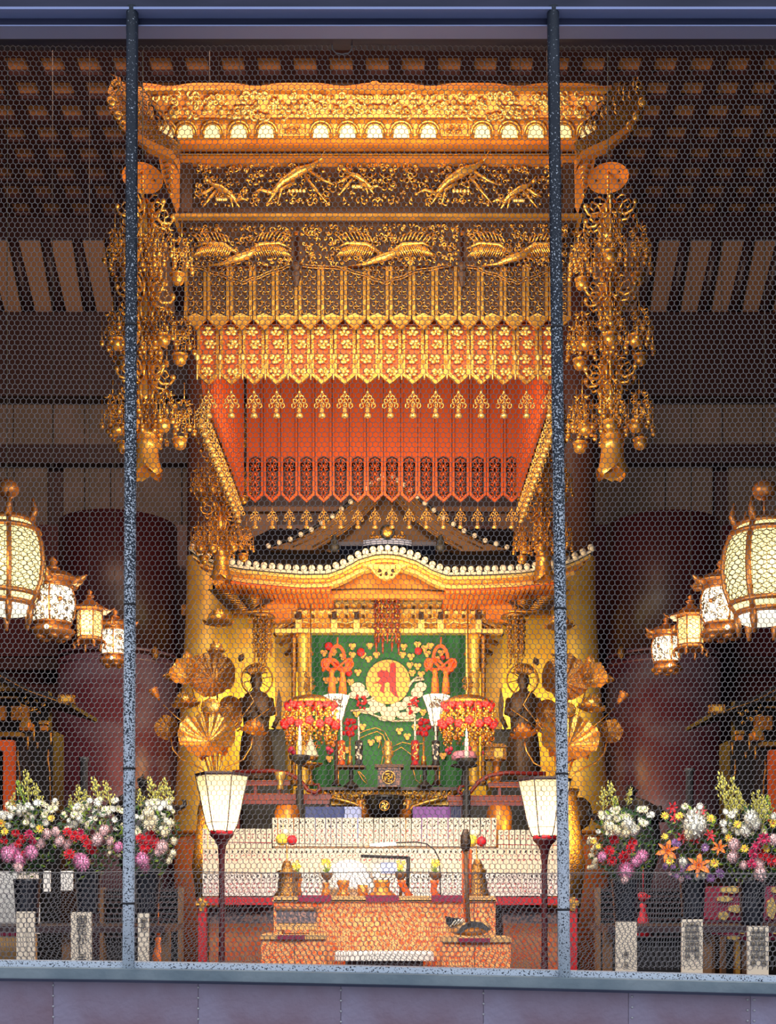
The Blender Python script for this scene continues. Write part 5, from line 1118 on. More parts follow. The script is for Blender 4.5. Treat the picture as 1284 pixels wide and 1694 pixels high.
# folded cloths and dark blocks behind the tablets
Y = 8.2
for x0, x1, mm, col, kind in ((505, 570, 'blue_cloth', 'dark blue cloth hanging behind the tablets, left of the white patch', 0), (570, 598, 'blue_white', 'pale blue patterned cloth strip left of the black bowl', 0), (683, 745, 'purple_cloth', 'purple cloth hanging right of the black incense bowl', 0), (746, 765, 'navy', 'navy cloth strip beside the right candlestick', 0)):
    mb = MB(); n = 12; vs = []
    for i in range(n+1):
        x = x0+(x1-x0)*i/n
        for y in (1334+(1 if i % 2 else 0), 1400): vs.append(P(x, y, Y+.012*sin(i*1.7)))
    mb.add(vs, [(i*2, i*2+1, i*2+3, i*2+2) for i in range(n)]); vs2 = [(a, b+.02, c) for a, b, c in vs]; mb.add(vs2, [(i*2, i*2+2, i*2+3, i*2+1) for i in range(n)]); solo('hanging_cloth', mb, mm, col, 'cloth')
for cx, lab in ((475, 'left'), (826, 'right')): mb = MB(); mb.plathe(cx, [(1420, 18), (1345, 20), (1335, 17), (1332, 15)], 8.4, 16, flute=.05, nf=8); solo('gilt_drum', mb, 'gold_orange', 'orange gilt drum base beneath the %s candlestick, behind the tablets' % lab, 'drum', 'gilt drum bases')
for cx, lab in ((345, 'left'), (945, 'right')): mb = MB(); mb.plathe(cx+8, [(1372, 12), (1365, 22), (1348, 27), (1330, 24), (1320, 14)], 8.9, 20); mb.plathe(cx+8, [(1480, 10), (1372, 10)], 8.9, 10); solo('round_gong', mb, 'bronze', 'round dark bronze gong half hidden behind the %s lamp shade' % lab, 'gong', 'bronze gongs')
# ---------------------------------------------------------------- tiers of white name tablets
t = thing('tablet_rack', 'white cloth-covered stepped rack that carries the rows of name tablets', 'rack', (P(640, 0, 7.2)[0], 7.4, FLOOR))
for k, (x0, x1, y, Y0) in enumerate(((451, 821, 1400, 7.42), (334, 944, 1403, 7.40), (334, 944, 1444, 7.30), (334, 944, 1482, 7.20))):
    mb = MB(); a = P(x0, y, Y0); b = P(x1, y, Y0); mb.box(((a[0]+b[0])/2, Y0+.09, (a[2]+FLOOR+.9)/2), (b[0]-a[0], .10 if k else .06, a[2]-FLOOR-.9)); build('rack_step', mb, 'cream', t)
mb = MB(); mb.box((P(640, 0, 7.4)[0], 7.45, FLOOR+.45), (1.6, .15, .9)); build('rack_base', mb, 'wood_dark', t)
mb = MB(); mb.ptube([(334, 1393), (450, 1394)], .6, 7.30, 4); build('red_string', mb, 'crimson', t); mb = MB(); mb.ptube([(823, 1397), (944, 1399)], .6, 7.30, 4); build('red_string', mb, 'crimson', t)
g = random.Random(12)
def tablet_mesh(h, style):
    mb = MB(); w = .0285; mb.box((0, 0, h/2), (w, .008, h)); mb.add([(-w*.35, -.006, h*.72), (w*.35, -.006, h*.72), (w*.35, -.006, h*.93), (-w*.35, -.006, h*.93)], [(0, 1, 2, 3)], 0, False)
    for k in range(5 if style else 3): # brushed strokes
        z = h*(.90-k*.17); 
        for q in range(2 if k else 3): a = g.uniform(-.3, .3)*w; mb.box((a, -.0055, z-q*h*.03), (w*g.uniform(.12, .4), .002, h*g.uniform(.02, .07)), 1 if k < (2 if style else 1) else 2, ry=g.uniform(-.5, .5))
    me = bpy.data.meshes.new('name_tablet'); me.from_pydata(mb.v, [], mb.f); [me.materials.append(M[q]) for q in ('cream' if style != 2 else 'white', 'ink', 'ink_red')]; me.polygons.foreach_set('material_index', mb.m); return me
protos = {}
def tab_row(x0, x1, y0, y1, Y, style, label, group):
    h = (y1-y0)*Y/F; key = (round(h, 3), style)
    if key not in protos: protos[key] = [tablet_mesh(h, style) for _ in range(4)]
    n = int((x1-x0)/8.8)
    for i in range(n):
        o = bpy.data.objects.new('name_tablet', protos[key][g.randrange(4)]); SC.collection.objects.link(o); o.location = P(x0+(i+.5)*(x1-x0)/n, y1+g.uniform(-.3, .3), Y); o.rotation_euler[1] = g.uniform(-.02, .02); seto(o, label if 0 < i < n-1 else label.replace('name tablet', 'name tablet, %s of its row,' % ('leftmost' if i == 0 else 'rightmost')), 'tablet', group)
tab_row(451, 821, 1353, 1400, 7.42, 1, 'white name tablet in the raised top row, black head writing', 'tablets in the top row')
tab_row(335, 450, 1371, 1403, 7.38, 0, 'cream name tablet in the left upper row, behind the left lamp', 'tablets upper left')
tab_row(824, 943, 1373, 1405, 7.38, 0, 'cream name tablet in the right upper row, behind the right lamp', 'tablets upper right')
tab_row(335, 943, 1404, 1444, 7.30, 0, 'white name tablet in the second lowest row of the rack', 'tablets in the second lowest row')
tab_row(335, 943, 1445, 1482, 7.20, 2, 'white name tablet in the lowest row, just above the red table', 'tablets in the lowest row')
# ---------------------------------------------------------------- red side tables, brocade offering table
for x0, x1, lab in ((334, 452, 'left'), (821, 946, 'right')):
    Y = 6.95; t = thing('red_table', 'long crimson lacquered table with gilt corner mounts, its %s end showing' % lab, 'table', (P((x0+x1)/2, 0, Y)[0], Y, FLOOR), 'crimson tables under the tablets')
    mb = MB(); mb.pbox(x0, 1484, x1, 1497, Y, .22); build('table_top', mb, 'crimson', t)
    lx = 328 if lab == 'left' else 942
    mb = MB(); to_floor(mb, lx, lx+13, 1486, Y-.03, .05); build('leg', mb, 'crimson', t)
    mb = MB(); x = lx+6; mb.pbox(x-4, 1484, x+4, 1507, Y-.045, .03); mb.pbox(x-10, 1490, x+10, 1498, Y-.05, .03); build('corner_mount', mb, 'gold', t)
    mb = MB(); to_floor(mb, x0+12, x1, 1528, Y+.15, .05, 0); mb.pbox(x0+10, 1500, x1, 1528, Y+.17, .05, 1); build('table_frontal', mb, ['brocade_side', 'brocade_grey'], t)
Y = 6.1; t = thing('offering_table', 'low offering table fully covered with orange and gold brocade', 'table', (P(638, 0, Y)[0], Y, FLOOR))
mb = MB(); n = 60; vs = []
zt = P(0, 1491, Y)[2]
for i in range(n+1):
    x = P(453+(820-453)*i/n, 0, Y)[0]
    for z in (zt, (zt+FLOOR)/2, FLOOR): vs.append((x, Y+.012*sin(i*1.3)*(1 if z < zt else .2), z))
mb.add(vs, [(i*3+j, i*3+j+1, i*3+j+4, i*3+j+3) for i in range(n) for j in range(2)]); a = P(453, 0, Y)[0]; b = P(820, 0, Y)[0]; mb.box(((a+b)/2, Y+.36, (zt+FLOOR)/2), (b-a-.01, .66, zt-FLOOR-.01)); build('brocade_cover', mb, 'brocade', t)
mb = MB(); mb.box(((a+b)/2, Y+.35, zt+.003), (b-a+.01, .74, .008)); mb.pbox(453, 1482, 820, 1491, Y-.02, .03, 1)
for x0, x1 in ((493, 548), (605, 660), (714, 766)): mb.pbox(x0, 1481, x1, 1491.5, Y-.028, .03, 2)
build('table_top_band', mb, ['stripe_gold', 'stripe_gold', 'maroon_cloth'], t)
mb = MB(); a = P(556, 1574, 5.9); b = P(716, 1574, 5.9); mb.box(((a[0]+b[0])/2, 5.9, a[2]-.02), (b[0]-a[0], .3, .035), 0); mb.box(((a[0]+b[0])/2, 5.9, (a[2]-.04+FLOOR)/2), (b[0]-a[0]-.1, .25, a[2]-.04-FLOOR), 1); solo('low_cushion_bench', mb, ['white', 'wood_dark'], 'low dark bench with a white pad in front of the brocade table', 'bench')
for x0, x1, y, lab in ((432, 538, 1548, 'left'), (732, 845, 1553, 'right')):
    Y = 5.6; t = thing('brocade_stand', 'small square stand wrapped in orange brocade with gold corners, %s of the two' % lab, 'stand', (P((x0+x1)/2, 0, Y)[0], Y, FLOOR), 'small brocade stands')
    mb = MB(); to_floor(mb, x0, x1, y+3, Y, .3); build('brocade_cover', mb, 'brocade', t)
    mb = MB(); a = P(x0-1, y, Y-.01); b = P(x1+1, y+4, Y-.01); mb.box(((a[0]+b[0])/2, Y+.15, a[2]-.006), (b[0]-a[0], .33, .02), 0); mb.pbox(x0+27, y-1, x1-34, y+6, Y-.022, .02, 1); build('stand_top', mb, ['stripe_gold', 'maroon_cloth'], t)
Y = 5.7; t = thing('scripture_box', 'dark patterned box on a gilt footed tray on the left brocade stand', 'box', P(490, 1547, Y))
mb = MB(); mb.pbox(457, 1505, 522, 1527, Y, .14, 0); mb.pbox(454, 1503, 525, 1506, Y-.01, .16, 1); build('box_body', mb, ['brocade_grey', 'wood_brown'], t); mb = MB(); mb.pbox(455, 1528, 524, 1538, Y-.01, .16); mb.pbox(458, 1538, 466, 1546.5, Y, .14); mb.pbox(512, 1538, 520, 1546.5, Y, .14); build('footed_tray', mb, 'stripe_gold', t)
Y = 5.7; t = thing('wooden_fish_drum', 'striped fish-shaped wooden drum on the right brocade stand', 'drum', P(776, 1551, Y))
mb = MB(); mb.ball(P(776, 1535, Y+.05), 38*Y/F, 0, (1, .6, .36), 20, 12); build('drum_body', mb, 'stripe_gold', t)
mb = MB(); c = P(776, 1536, Y-.005)
mb.prism([(756, 1545), (764, 1532), (780, 1524), (798, 1526), (812, 1537), (806, 1541), (792, 1534), (776, 1535), (764, 1543)], Y-.03, .05, 0); mb.prism([(737, 1515), (746, 1518), (764, 1520), (756, 1527), (744, 1534), (739, 1528)], Y-.01, .08, 1)
for k in range(4): mb.ptube([(745+k*6, 1533-k*2), (754+k*6, 1522-k)], 1.2, Y-.02, 5, 2)
build('carved_fish_head', mb, ['iron', 'black_lacquer', 'petal_white'], t); mb = MB(); mb.ptube([(752, 1549), (776, 1551), (810, 1549)], 3, Y-.02, 6); build('drum_cushion', mb, 'stripe_gold', t)
Y = 5.65; t = thing('drum_mallet', 'long upright drum mallet with a brown wrapped head above the fish drum', 'mallet', P(775, 1528, Y))
mb = MB(); mb.plathe(770, [(1408, 5), (1402, 8), (1390, 9), (1380, 7), (1372, 4)], Y, 14, flute=.05, nf=5); build('mallet_head', mb, 'bronze', t)
mb = MB(); mb.ptube([(771, 1405), (772, 1470), (776, 1528)], [3.4, 3.4, 3], Y, 8); build('mallet_shaft', mb, 'wood_brown', t); mb = MB(); mb.ptube([(766, 1408), (766, 1470), (771, 1526)], 2.2, Y+.01, 6); mb.ptube([(778, 1405), (777, 1480)], 3, Y+.02, 6); build('orange_sheath', mb, 'vermilion', t)
# things standing on the brocade table
TY = 6.25
def vase(cx, prof, m_, label, cat, Yv=TY, nm='gilt_vase', group=None, fl=0): mb = MB(); mb.plathe(cx, prof, Yv, 16, 0, flute=fl, nf=8); return solo(nm, mb, m_, label, cat, group)
vase(475, [(1483, 20), (1478, 19), (1472, 14), (1462, 15), (1452, 12), (1446, 14), (1441, 16), (1438, 8), (1434, 9), (1430, 7), (1424, 5)], 'gold_antique', 'tall tiered gilt vase on the left end of the brocade table', 'vase', fl=.06)
vase(790, [(1483, 20), (1478, 19), (1470, 15), (1460, 16), (1450, 12), (1444, 14), (1440, 15), (1436, 8), (1432, 9), (1428, 7), (1422, 5)], 'gold_antique', 'tall tiered gilt vase on the right end of the table, behind the mallet', 'vase', fl=.06)
vase(490, [(1483, 11), (1470, 8), (1462, 7), (1456, 11), (1452, 10)], 'gold_orange', 'squat gilt jar partly behind the left tiered vase', 'vase', TY+.12)
vase(539, [(1482, 8), (1476, 7), (1468, 4), (1462, 6), (1460, 6)], 'gold_orange', 'small flared gilt goblet before the white dome, left side', 'goblet')
vase(568, [(1482, 12), (1478, 10), (1472, 6), (1466, 9), (1458, 11), (1456, 9)], 'gold_orange', 'gilt censer with open work in front of the white dome', 'censer')
vase(600, [(1483, 10), (1475, 8), (1464, 9)], 'gold_orange', 'small gilt box-like jar just right of the censer', 'jar')
vase(632, [(1483, 24), (1479, 22), (1474, 14), (1466, 12), (1460, 14), (1456, 13)], 'gold_orange', 'wide stepped gilt pedestal at the middle of the brocade table', 'pedestal')
for x, x2, lab in ((665, 678, 'left of the gooseneck lamp'), (719, 723, 'beside the lamp stem')):
    mb = MB(); mb.ptube([(x2, 1484), (x2-6, 1474), (x, 1462), (x, 1456)], [7, 5, 6, 8], TY, 10); solo('gilt_goblet', mb, 'vermilion', 'orange red curved goblet on the brocade table, '+lab, 'goblet', 'orange goblets')
for x, y, lab in ((490, 1432, 'above the left squat jar'), (541, 1430, 'left of the white dome'), (663, 1434, 'inside the black frame'), (720, 1432, 'beside the gooseneck lamp')):
    Y = TY+.05; t = thing('yellow_flower_pot', 'tiny yellow flowers in a pot '+lab, 'flower', P(x, 1455, Y), 'tiny yellow flower pots'); mb = MB(); mb.plathe(x, [(1456, 4), (1450, 9), (1446, 10), (1443, 9)], Y, 12); mb.ptube([(x, 1484), (x, 1455)], 2.5, Y, 6); build('pot', mb, 'wood_brown', t)
    mb = MB(); g = random.Random(x)
    for k in range(14): mb.ptube([(x, 1444), (x+g.uniform(-8, 8), y+g.uniform(-2, 10))], [1.3, .5], Y, 4)
    build('stems', mb, 'leaf_light', t)
    mb = MB()
    for k in range(7): mb.petals(P(x+g.uniform(-6, 6), y-2+g.uniform(-6, 5), Y-.02), .014, 5, .005, .3)
    build('blossoms', mb, 'petal_yellow', t)
for x, y, lab in ((468, 1389, 'left'), (782, 1391, 'right')):
    Y = 6.6; t = thing('ball_ornament', 'pair of yellow and red cloth balls on a thin stick, %s end of the table' % lab, 'ornament', P(x+8, 1484, Y), 'yellow and red ball ornaments')
    for q, dx, dy, r, mm in (('yellow_ball', -2, 0, 10, 'petal_yellow'), ('red_ball', 15, 1, 8.5, 'crimson'), ('pale_ball', 4, -12, 8, 'petal_cream')): mb = MB(); mb.ball(P(x+dx, y+dy, Y+(.04 if q[0] == 'p' else 0)), r*Y/F, 0, (1, 1, 1), 14, 9); build(q, mb, mm, t)
    mb = MB(); mb.ptube([(x+6, y+8), (x+8, 1440), (x+8, 1484)], 1.1, Y, 5); build('stick', mb, 'gold', t)
mb = MB(); c = P(577, 1466, 6.5); S = 6.5/F; mb.lathe([(c[2]-.02, 45*S), (c[2], 45*S)]+[(c[2]+44*S*sin(a), 44*S*cos(a)) for a in np.linspace(.05, pi/2-.02, 9)], (c[0], 6.5), 24); mb.plathe(577, [(1484, 30), (1466, 36)], 6.5, 20); solo('white_dome_cover', mb, 'white', 'white dome-shaped cover standing on the brocade table', 'cover')
Y = 6.35; t = thing('desk_lamp', 'lit white tube lamp on a thin black gooseneck stand', 'lamp', P(729, 1484, Y)); mb = MB(); mb.ptube([(654, 1394), (690, 1393), (706, 1396), (719, 1406), (726, 1420), (728, 1440), (729, 1484)], 1.2, Y, 6); mb.plathe(729, [(1484, 8), (1481, 7)], Y, 12); build('gooseneck', mb, 'ink', t); mb = MB(); mb.ptube([(612, 1398), (632, 1397), (655, 1396)], [1.6, 3, 2.6], Y, 8); build('light_tube', mb, 'led', t)
Y = 6.4; t = thing('reading_frame', 'thin black upright frame holding a pale blue sheet on the table', 'frame', P(660, 1484, Y)); mb = MB(); mb.ptube([(597, 1416), (676, 1419)], 2.6, Y, 4); mb.ptube([(676, 1417), (674, 1478)], 3, Y, 4); mb.plathe(674, [(1484, 6), (1478, 4)], Y, 10); build('frame_bar', mb, 'ink', t); mb = MB(); mb.pbox(616, 1422, 670, 1450, Y+.02, .01, 0); mb.pbox(630, 1427, 660, 1445, Y+.012, .01, 1); build('sheet', mb, ['petal_white', 'blue_white'], t)
# ---------------------------------------------------------------- side altars, censers, dark posts
def side_altar(s, lab):
    f = (lambda x: x) if s > 0 else (lambda x: 1296-x); dy = 0 if s > 0 else 16; Y = 9.0
    t = thing('side_altar', 'black and gold roofed side altar cut by the %s photo edge' % lab, 'altar', (P(f(-40), 0, Y)[0], Y, FLOOR), 'side altars')
    q = lambda L_: [(f(x), y+dy) for x, y in L_]
    def bx(mb, x0, y0, x1, y1, Yo=0, dep=.1, m=0): a, b = sorted((f(x0), f(x1))); mb.pbox(a, y0+dy, b, y1+dy, Y+Yo, dep, m)
    mb = MB(); mb.prism(q([(-205, 1165), (-120, 1140), (-80, 1112), (-40, 1100), (0, 1110), (40, 1136), (118, 1163), (118, 1170), (40, 1146), (0, 1126), (-40, 1112), (-80, 1128), (-120, 1150), (-205, 1172)]), Y-.1, .8, 0); mb.ptube(q([(-40, 1106), (0, 1118), (40, 1140), (60, 1148), (115, 1166)]), 1.4, Y-.12, 5, 1); build('altar_roof', mb, ['black_tile', 'gold_antique'], t)
    mb = MB(); bx(mb, 96, 1149, 121, 1163, -.14, .06, 0); bx(mb, 101, 1152, 116, 1160, -.15, .03, 1); build('roof_end_plate', mb, ['gold_antique', 'gold_leaf'], t)
    mb = MB(); mb.prism(q([(-120, 1142), (-80, 1118), (-40, 1106), (0, 1114), (42, 1141), (42, 1143)]), Y+.02, .05); build('pediment', mb, 'gold_antique', t)
    mb = MB(); bx(mb, -120, 1143, 80, 1345, .35, .1, 0); bx(mb, 22, 1208, 88, 1345, .1, .3, 0); build('altar_back', mb, 'black_lacquer', t)
    mb = MB(); bx(mb, -120, 1152, 28, 1154.5, 0, .05); 
    for x0 in (-60, -20, 18): bx(mb, x0, 1168, x0+28, 1191, .06, .05, 1)
    bx(mb, -120, 1211, 35, 1218, -.02, .1); bx(mb, 35, 1188, 46, 1204, -.02, .08); bx(mb, 32, 1196, 52, 1208, 0, .08, 1); bx(mb, 64, 1192, 78, 1198, -.02, .06); bx(mb, 66, 1200, 76, 1208, -.01, .06, 1)
    g = random.Random(3)
    for k in range(16): mb.curl(f(g.uniform(22, 82)), g.uniform(1152, 1182)+dy, Y-.04, 4, .8, g.uniform(0, 6), 1, 1.3, 0)
    mb.ptube(q([(30, 1158), (36, 1166), (44, 1168)]), 1, Y-.05, 4)
    for x, y0, y1 in ((46, 1218, 1240), (56, 1204, 1226), (62, 1228, 1238), (84, 1212, 1232)): mb.ptube(q([(x, y0), (x, y1)]), [2.4, 1.2], Y-.03, 6)
    build('gilt_brackets', mb, ['gold', 'gold_orange'], t)
    mb = MB(); bx(mb, 5, 1224, 21, 1350, -.04, .08); bx(mb, -100, 1224, 5, 1242, -.04, .08); build('orange_frame', mb, 'vermilion', t)
    for x in (30, 80): mb = MB(); mb.ptube(q([(x, 1240), (x-1, 1258), (x+2, 1275), (x+4, 1345)]), [1.2, 2.4, 1.4, 1.4], Y-.2, 6); build('gilt_stem', mb, 'gold_antique', t)
    mb = MB(); a, b = sorted((f(-120), f(100))); to_floor(mb, a, b, 1345+dy, Y-.2, .9); build('altar_base', mb, 'black_lacquer', t)
side_altar(1, 'left'); side_altar(-1, 'right')
for cx, dy, s, lab in ((236, 0, 1, 'left'), (1044, 14, -1, 'right')):
    Y = 7.4; t = thing('iron_censer', 'black iron censer with a sweeping roof and curled ears behind the %s flowers' % lab, 'censer', (P(cx, 0, Y)[0], Y, FLOOR), 'black iron censers'); S = Y/F; X = P(cx, 0, Y)[0]; z = lambda y: P(0, y+dy, Y)[2]
    mb = MB(); mb.lathe([(z(1345), 62*S), (z(1338), 66*S), (z(1330), 56*S), (z(1318), 38*S), (z(1310), 24*S), (z(1305), 10*S)], (X, Y), 24)
    for k in range(6): a = k*pi/3; u = (cos(a), sin(a)); mb.tube([(X+u[0]*r*S, Y+u[1]*r*S, z(y)) for r, y in ((50, 1333), (62, 1337), (70, 1332), (70, 1325), (65, 1324))], [.02, .018, .014, .01, .006], 6)
    build('censer_roof', mb, 'black_lacquer', t)
    mb = MB(); mb.lathe([(z(1305), 5*S), (z(1298), 8*S), (z(1292), 9*S), (z(1286), 3*S), (z(1280), .5*S)], (X, Y), 12); [mb.curl(cx+e*5, 1292+dy, Y-.03, 6, 1, 0, e, 1.5) for e in (-1, 1)]; build('censer_knob', mb, 'black_lacquer', t)
    mb = MB(); mb.lathe([(FLOOR, 40*S), (z(1500), 30*S), (z(1440), 34*S), (z(1400), 46*S), (z(1362), 48*S), (z(1345), 44*S)], (X, Y), 24); build('censer_body', mb, 'iron', t)
for cx, y, lab in ((139, 1253, 'left'), (1141, 1271, 'right')): Y = 6.6; mb = MB(); c = P(cx, y, Y); mb.lathe([(FLOOR, .06), (FLOOR+.03, .05), (FLOOR+.05, .022), (c[2]-.02, .022), (c[2]-.015, .029), (c[2], .029)], (c[0], Y), 14); solo('dark_post', mb, 'iron', 'plain dark metal post rising behind the %s middle bouquet' % lab, 'post', 'dark metal posts')
# ---------------------------------------------------------------- bouquets near the screen
FY = 4.35; FS = FY/F
def mesh_of(mb, name, mats):
    me = bpy.data.meshes.new(name); me.from_pydata(mb.v, [], mb.f); [me.materials.append(M[q]) for q in mats]; me.polygons.foreach_set('material_index', mb.m); me.polygons.foreach_set('use_smooth', mb.s); me.update(); return me
def pom(m_, n=70, seed=1):              # full chrysanthemum head, unit radius
    mb = MB(); g = random.Random(seed); mb.ball((0, .1, 0), .72, 0, n=10, k=7)
    for k in range(n):
        u = 1-1.5*(k+.5)/n; a = k*2.399963; q = math.sqrt(max(0, 1-u*u)); d = np.array((q*cos(a), -u, q*sin(a))); tt = np.cross(d, (0, 0, 1.)); tt /= np.linalg.norm(tt)+1e-9; b = d*.55; c = d*1.02+np.array((0, -.06, .05)); w_ = .13
        mb.add([tuple(b), tuple((b+c)/2+tt*w_+d*.06), tuple(c), tuple((b+c)/2-tt*w_+d*.06), tuple((b+c)/2+d*.14)], [(0, 1, 4), (1, 2, 4), (2, 3, 4), (3, 0, 4)], 0, False)
    return mesh_of(mb, 'chrysanthemum', [m_])
def daisy(m_, c_, n=12, rings=2):
    mb = MB()
    for r in range(rings): mb.petals((0, -.05*r, 0), 1-.22*r, n, .17, .12+.3*r, 0, r*.26)
    mb.ball((0, -.1, 0), .22, 1, (1, .5, 1), 8, 5); return mesh_of(mb, 'daisy', [m_, c_])
def ruffle(m_, seed=1):                 # carnation / gerbera with crowded petals
    mb = MB(); g = random.Random(seed)
    for r in range(5): mb.petals((0, -.10*r, 0), 1-.17*r, 9, .26-.03*r, .25+.22*r, 0, r*.35+g.random())
    return mesh_of(mb, 'carnation', [m_])
def lily(m_):
    mb = MB()
    for k in range(6):
        a = k*pi/3+.2; w_ = .23 if k % 2 else .16; u = np.array((cos(a), 0, sin(a))); v = np.array((-sin(a), 0, cos(a))); vs = []
        for f, ww, yy in ((.05, .08, .25), (.35, .9, -.10), (.7, .9, -.22), (1.05, .05, -.05)):
            for s in (-1, 0, 1): p = u*f+v*s*w_*ww+np.array((0, yy-(0 if s else -.05), 0)); vs.append(tuple(p))
        mb.add(vs, [(i*3+j, i*3+j+1, i*3+j+4, i*3+j+3) for i in range(3) for j in range(2)])
    for k in range(5): a = k*1.25; mb.tube([(0, .1, 0), (.12*cos(a), -.3, .12*sin(a)), (.2*cos(a), -.5, .2*sin(a))], [.02, .02, .05], 4)
    return mesh_of(mb, 'lily', [m_])
def plume(m_, seed):
    mb = MB(); g = random.Random(seed); mb.tube([(0, .1, -2.6), (0, 0, -.6), (.1, 0, 1)], [.04, .04, .02], 4)
    for k in range(46):
        f = g.random(); z = -.8+1.8*f; w_ = .42*(1-f)+.08; x = g.uniform(-w_, w_); y = g.uniform(-w_, w_); z2 = z+abs(x)*.6; mb.ball((x, y, z2), .065, 0, (.8, .8, 1.6), 5, 4)
        if k % 2: mb.tube([(0, 0, z-.2), (x, y, z2)], .02, 3)
    return mesh_of(mb, 'plume', [m_])
PR = {'w': [pom('petal_white', 50, 1)], 'd': [daisy('petal_white', 'petal_cream'), daisy('petal_cream', 'leaf_light')], 'c': [pom('petal_cream', 40, 3)], 'k': [pom('petal_pink', 70, 4)], 'p': [pom('petal_pale', 60, 5)],
      'r': [ruffle('petal_red', 1), ruffle('petal_red', 2)], 'm': [ruffle('petal_magenta', 3)], 'o': [lily('petal_orange')], 's': [lily('petal_red')], 'y': [daisy('petal_yellow', 'petal_orange', 10, 2)], 'v': [ruffle('petal_violet', 5), daisy('petal_violet', 'petal_pale')], 'l': [plume('plume', 1), plume('plume', 2)], 'g': [plume('leaf_light', 3)]}
NM = {'w': 'chrysanthemum', 'd': 'daisy', 'c': 'chrysanthemum', 'k': 'chrysanthemum', 'p': 'chrysanthemum', 'r': 'carnation', 'm': 'carnation', 'o': 'lily', 's': 'spider_lily', 'y': 'daisy', 'v': 'violet_flower', 'l': 'plume', 'g': 'plume'}
LB = {'w': 'white chrysanthemum', 'd': 'white daisy', 'c': 'cream chrysanthemum', 'k': 'pink chrysanthemum', 'p': 'pale pink chrysanthemum', 'r': 'red carnation', 'm': 'magenta carnation', 'o': 'orange lily', 's': 'red spider lily', 'y': 'yellow daisy', 'v': 'violet flower', 'l': 'yellow-green plume', 'g': 'bright green plume'}
def bouquet(cx, yb, label, spec, fill, vy, group='bouquets in dark vases', Yb=FY):
    t = thing('bouquet', label, 'bouquet', P(cx, vy, Yb), group); g = random.Random(int(cx)+3)
    def put(k, x, y, r, d=0):
        o = place(g.choice(PR[k]), NM[k], t, P(x, y, Yb+d), 0, (r*Yb/F,)*3, LB[k]); o.rotation_euler = (R(g.uniform(-25, 15)) if k not in 'lg' else R(g.uniform(-8, 8)), R(g.uniform(-20, 20)), R(g.uniform(-25, 25)))
    for k, x, y, r in spec: put(k, x, y, r, g.uniform(-.05, .0) if k not in 'lg' else .05)
    for k, n, x0, y0, x1, y1, r0, r1 in fill:
        for i in range(n): put(k, g.uniform(x0, x1), g.uniform(y0, y1), g.uniform(r0, r1), g.uniform(-.01, .07))
    mb = MB()                             # leaves
    for i in range(420):
        a = g.uniform(0, 2*pi); q = math.sqrt(g.random()); x = cx+50*q*cos(a); y = yb-60+62*q*sin(a); c = np.array(P(x, y, Yb+g.uniform(0, .12))); d = np.array((g.uniform(-1, 1), g.uniform(-.8, 0), g.uniform(-.5, 1))); d /= np.linalg.norm(d); u = np.cross(d, (g.uniform(-1, 1), 1, .3)); u /= np.linalg.norm(u); l = g.uniform(8, 17)*FS; w_ = l*.16; m_ = 0 if g.random() < .72 else 1
        mb.add([tuple(c), tuple(c+d*l*.5+u*w_), tuple(c+d*l), tuple(c+d*l*.5-u*w_)], [(0, 1, 2, 3)], m_, False)
    build('foliage', mb, ['leaf', 'leaf_light'], t, kind='stuff')
    mb = MB(); mb.plathe(cx, [(vy, 17), (vy-6, 18), (vy-40, 20), (vy-70, 22), (vy-75, 23), (vy-76, 20)], Yb+.06, 20); build('vase', mb, 'vase_dark', t)
    return t
bouquet(45, 1450, 'bouquet in a dark vase at the left photo edge, pink heads and yellow daisies', [('l', 20, 1330, 18), ('l', 45, 1300, 26), ('l', 62, 1315, 20), ('g', 35, 1312, 22), ('y', 2, 1362, 9), ('y', 85, 1354, 8), ('y', 66, 1371, 8), ('y', 8, 1376, 8), ('w', 2, 1350, 10), ('r', 8, 1390, 9), ('r', 26, 1378, 8), ('r', 38, 1388, 9), ('m', 48, 1380, 9), ('m', 54, 1392, 8), ('r', 30, 1396, 8), ('p', 78, 1380, 10), ('p', 92, 1376, 9), ('p', 68, 1396, 10), ('k', 12, 1414, 15), ('k', 32, 1422, 15), ('k', 52, 1412, 14), ('k', 24, 1406, 12), ('p', 30, 1436, 10), ('r', 40, 1414, 8)],
        [('d', 34, 5, 1322, 95, 1366, 5, 8), ('w', 8, 12, 1338, 62, 1360, 5, 7)], 1530)
bouquet(146, 1450, 'bouquet in a dark vase left of the left window bar, red and pink below white', [('l', 130, 1318, 20), ('l', 141, 1322, 16), ('l', 160, 1308, 24), ('l', 178, 1312, 22), ('l', 118, 1330, 14), ('r', 112, 1377, 9), ('r', 124, 1384, 11), ('r', 146, 1398, 11), ('r', 140, 1388, 9), ('r', 152, 1406, 10), ('r', 115, 1414, 11), ('m', 134, 1376, 8), ('p', 98, 1392, 11), ('p', 110, 1398, 10), ('p', 160, 1390, 12), ('p', 172, 1374, 11), ('k', 136, 1428, 17), ('k', 128, 1420, 10), ('k', 196, 1402, 10), ('p', 182, 1392, 9)],
        [('d', 46, 100, 1322, 205, 1378, 5, 8.5), ('c', 8, 175, 1385, 200, 1425, 4, 6)], 1512)
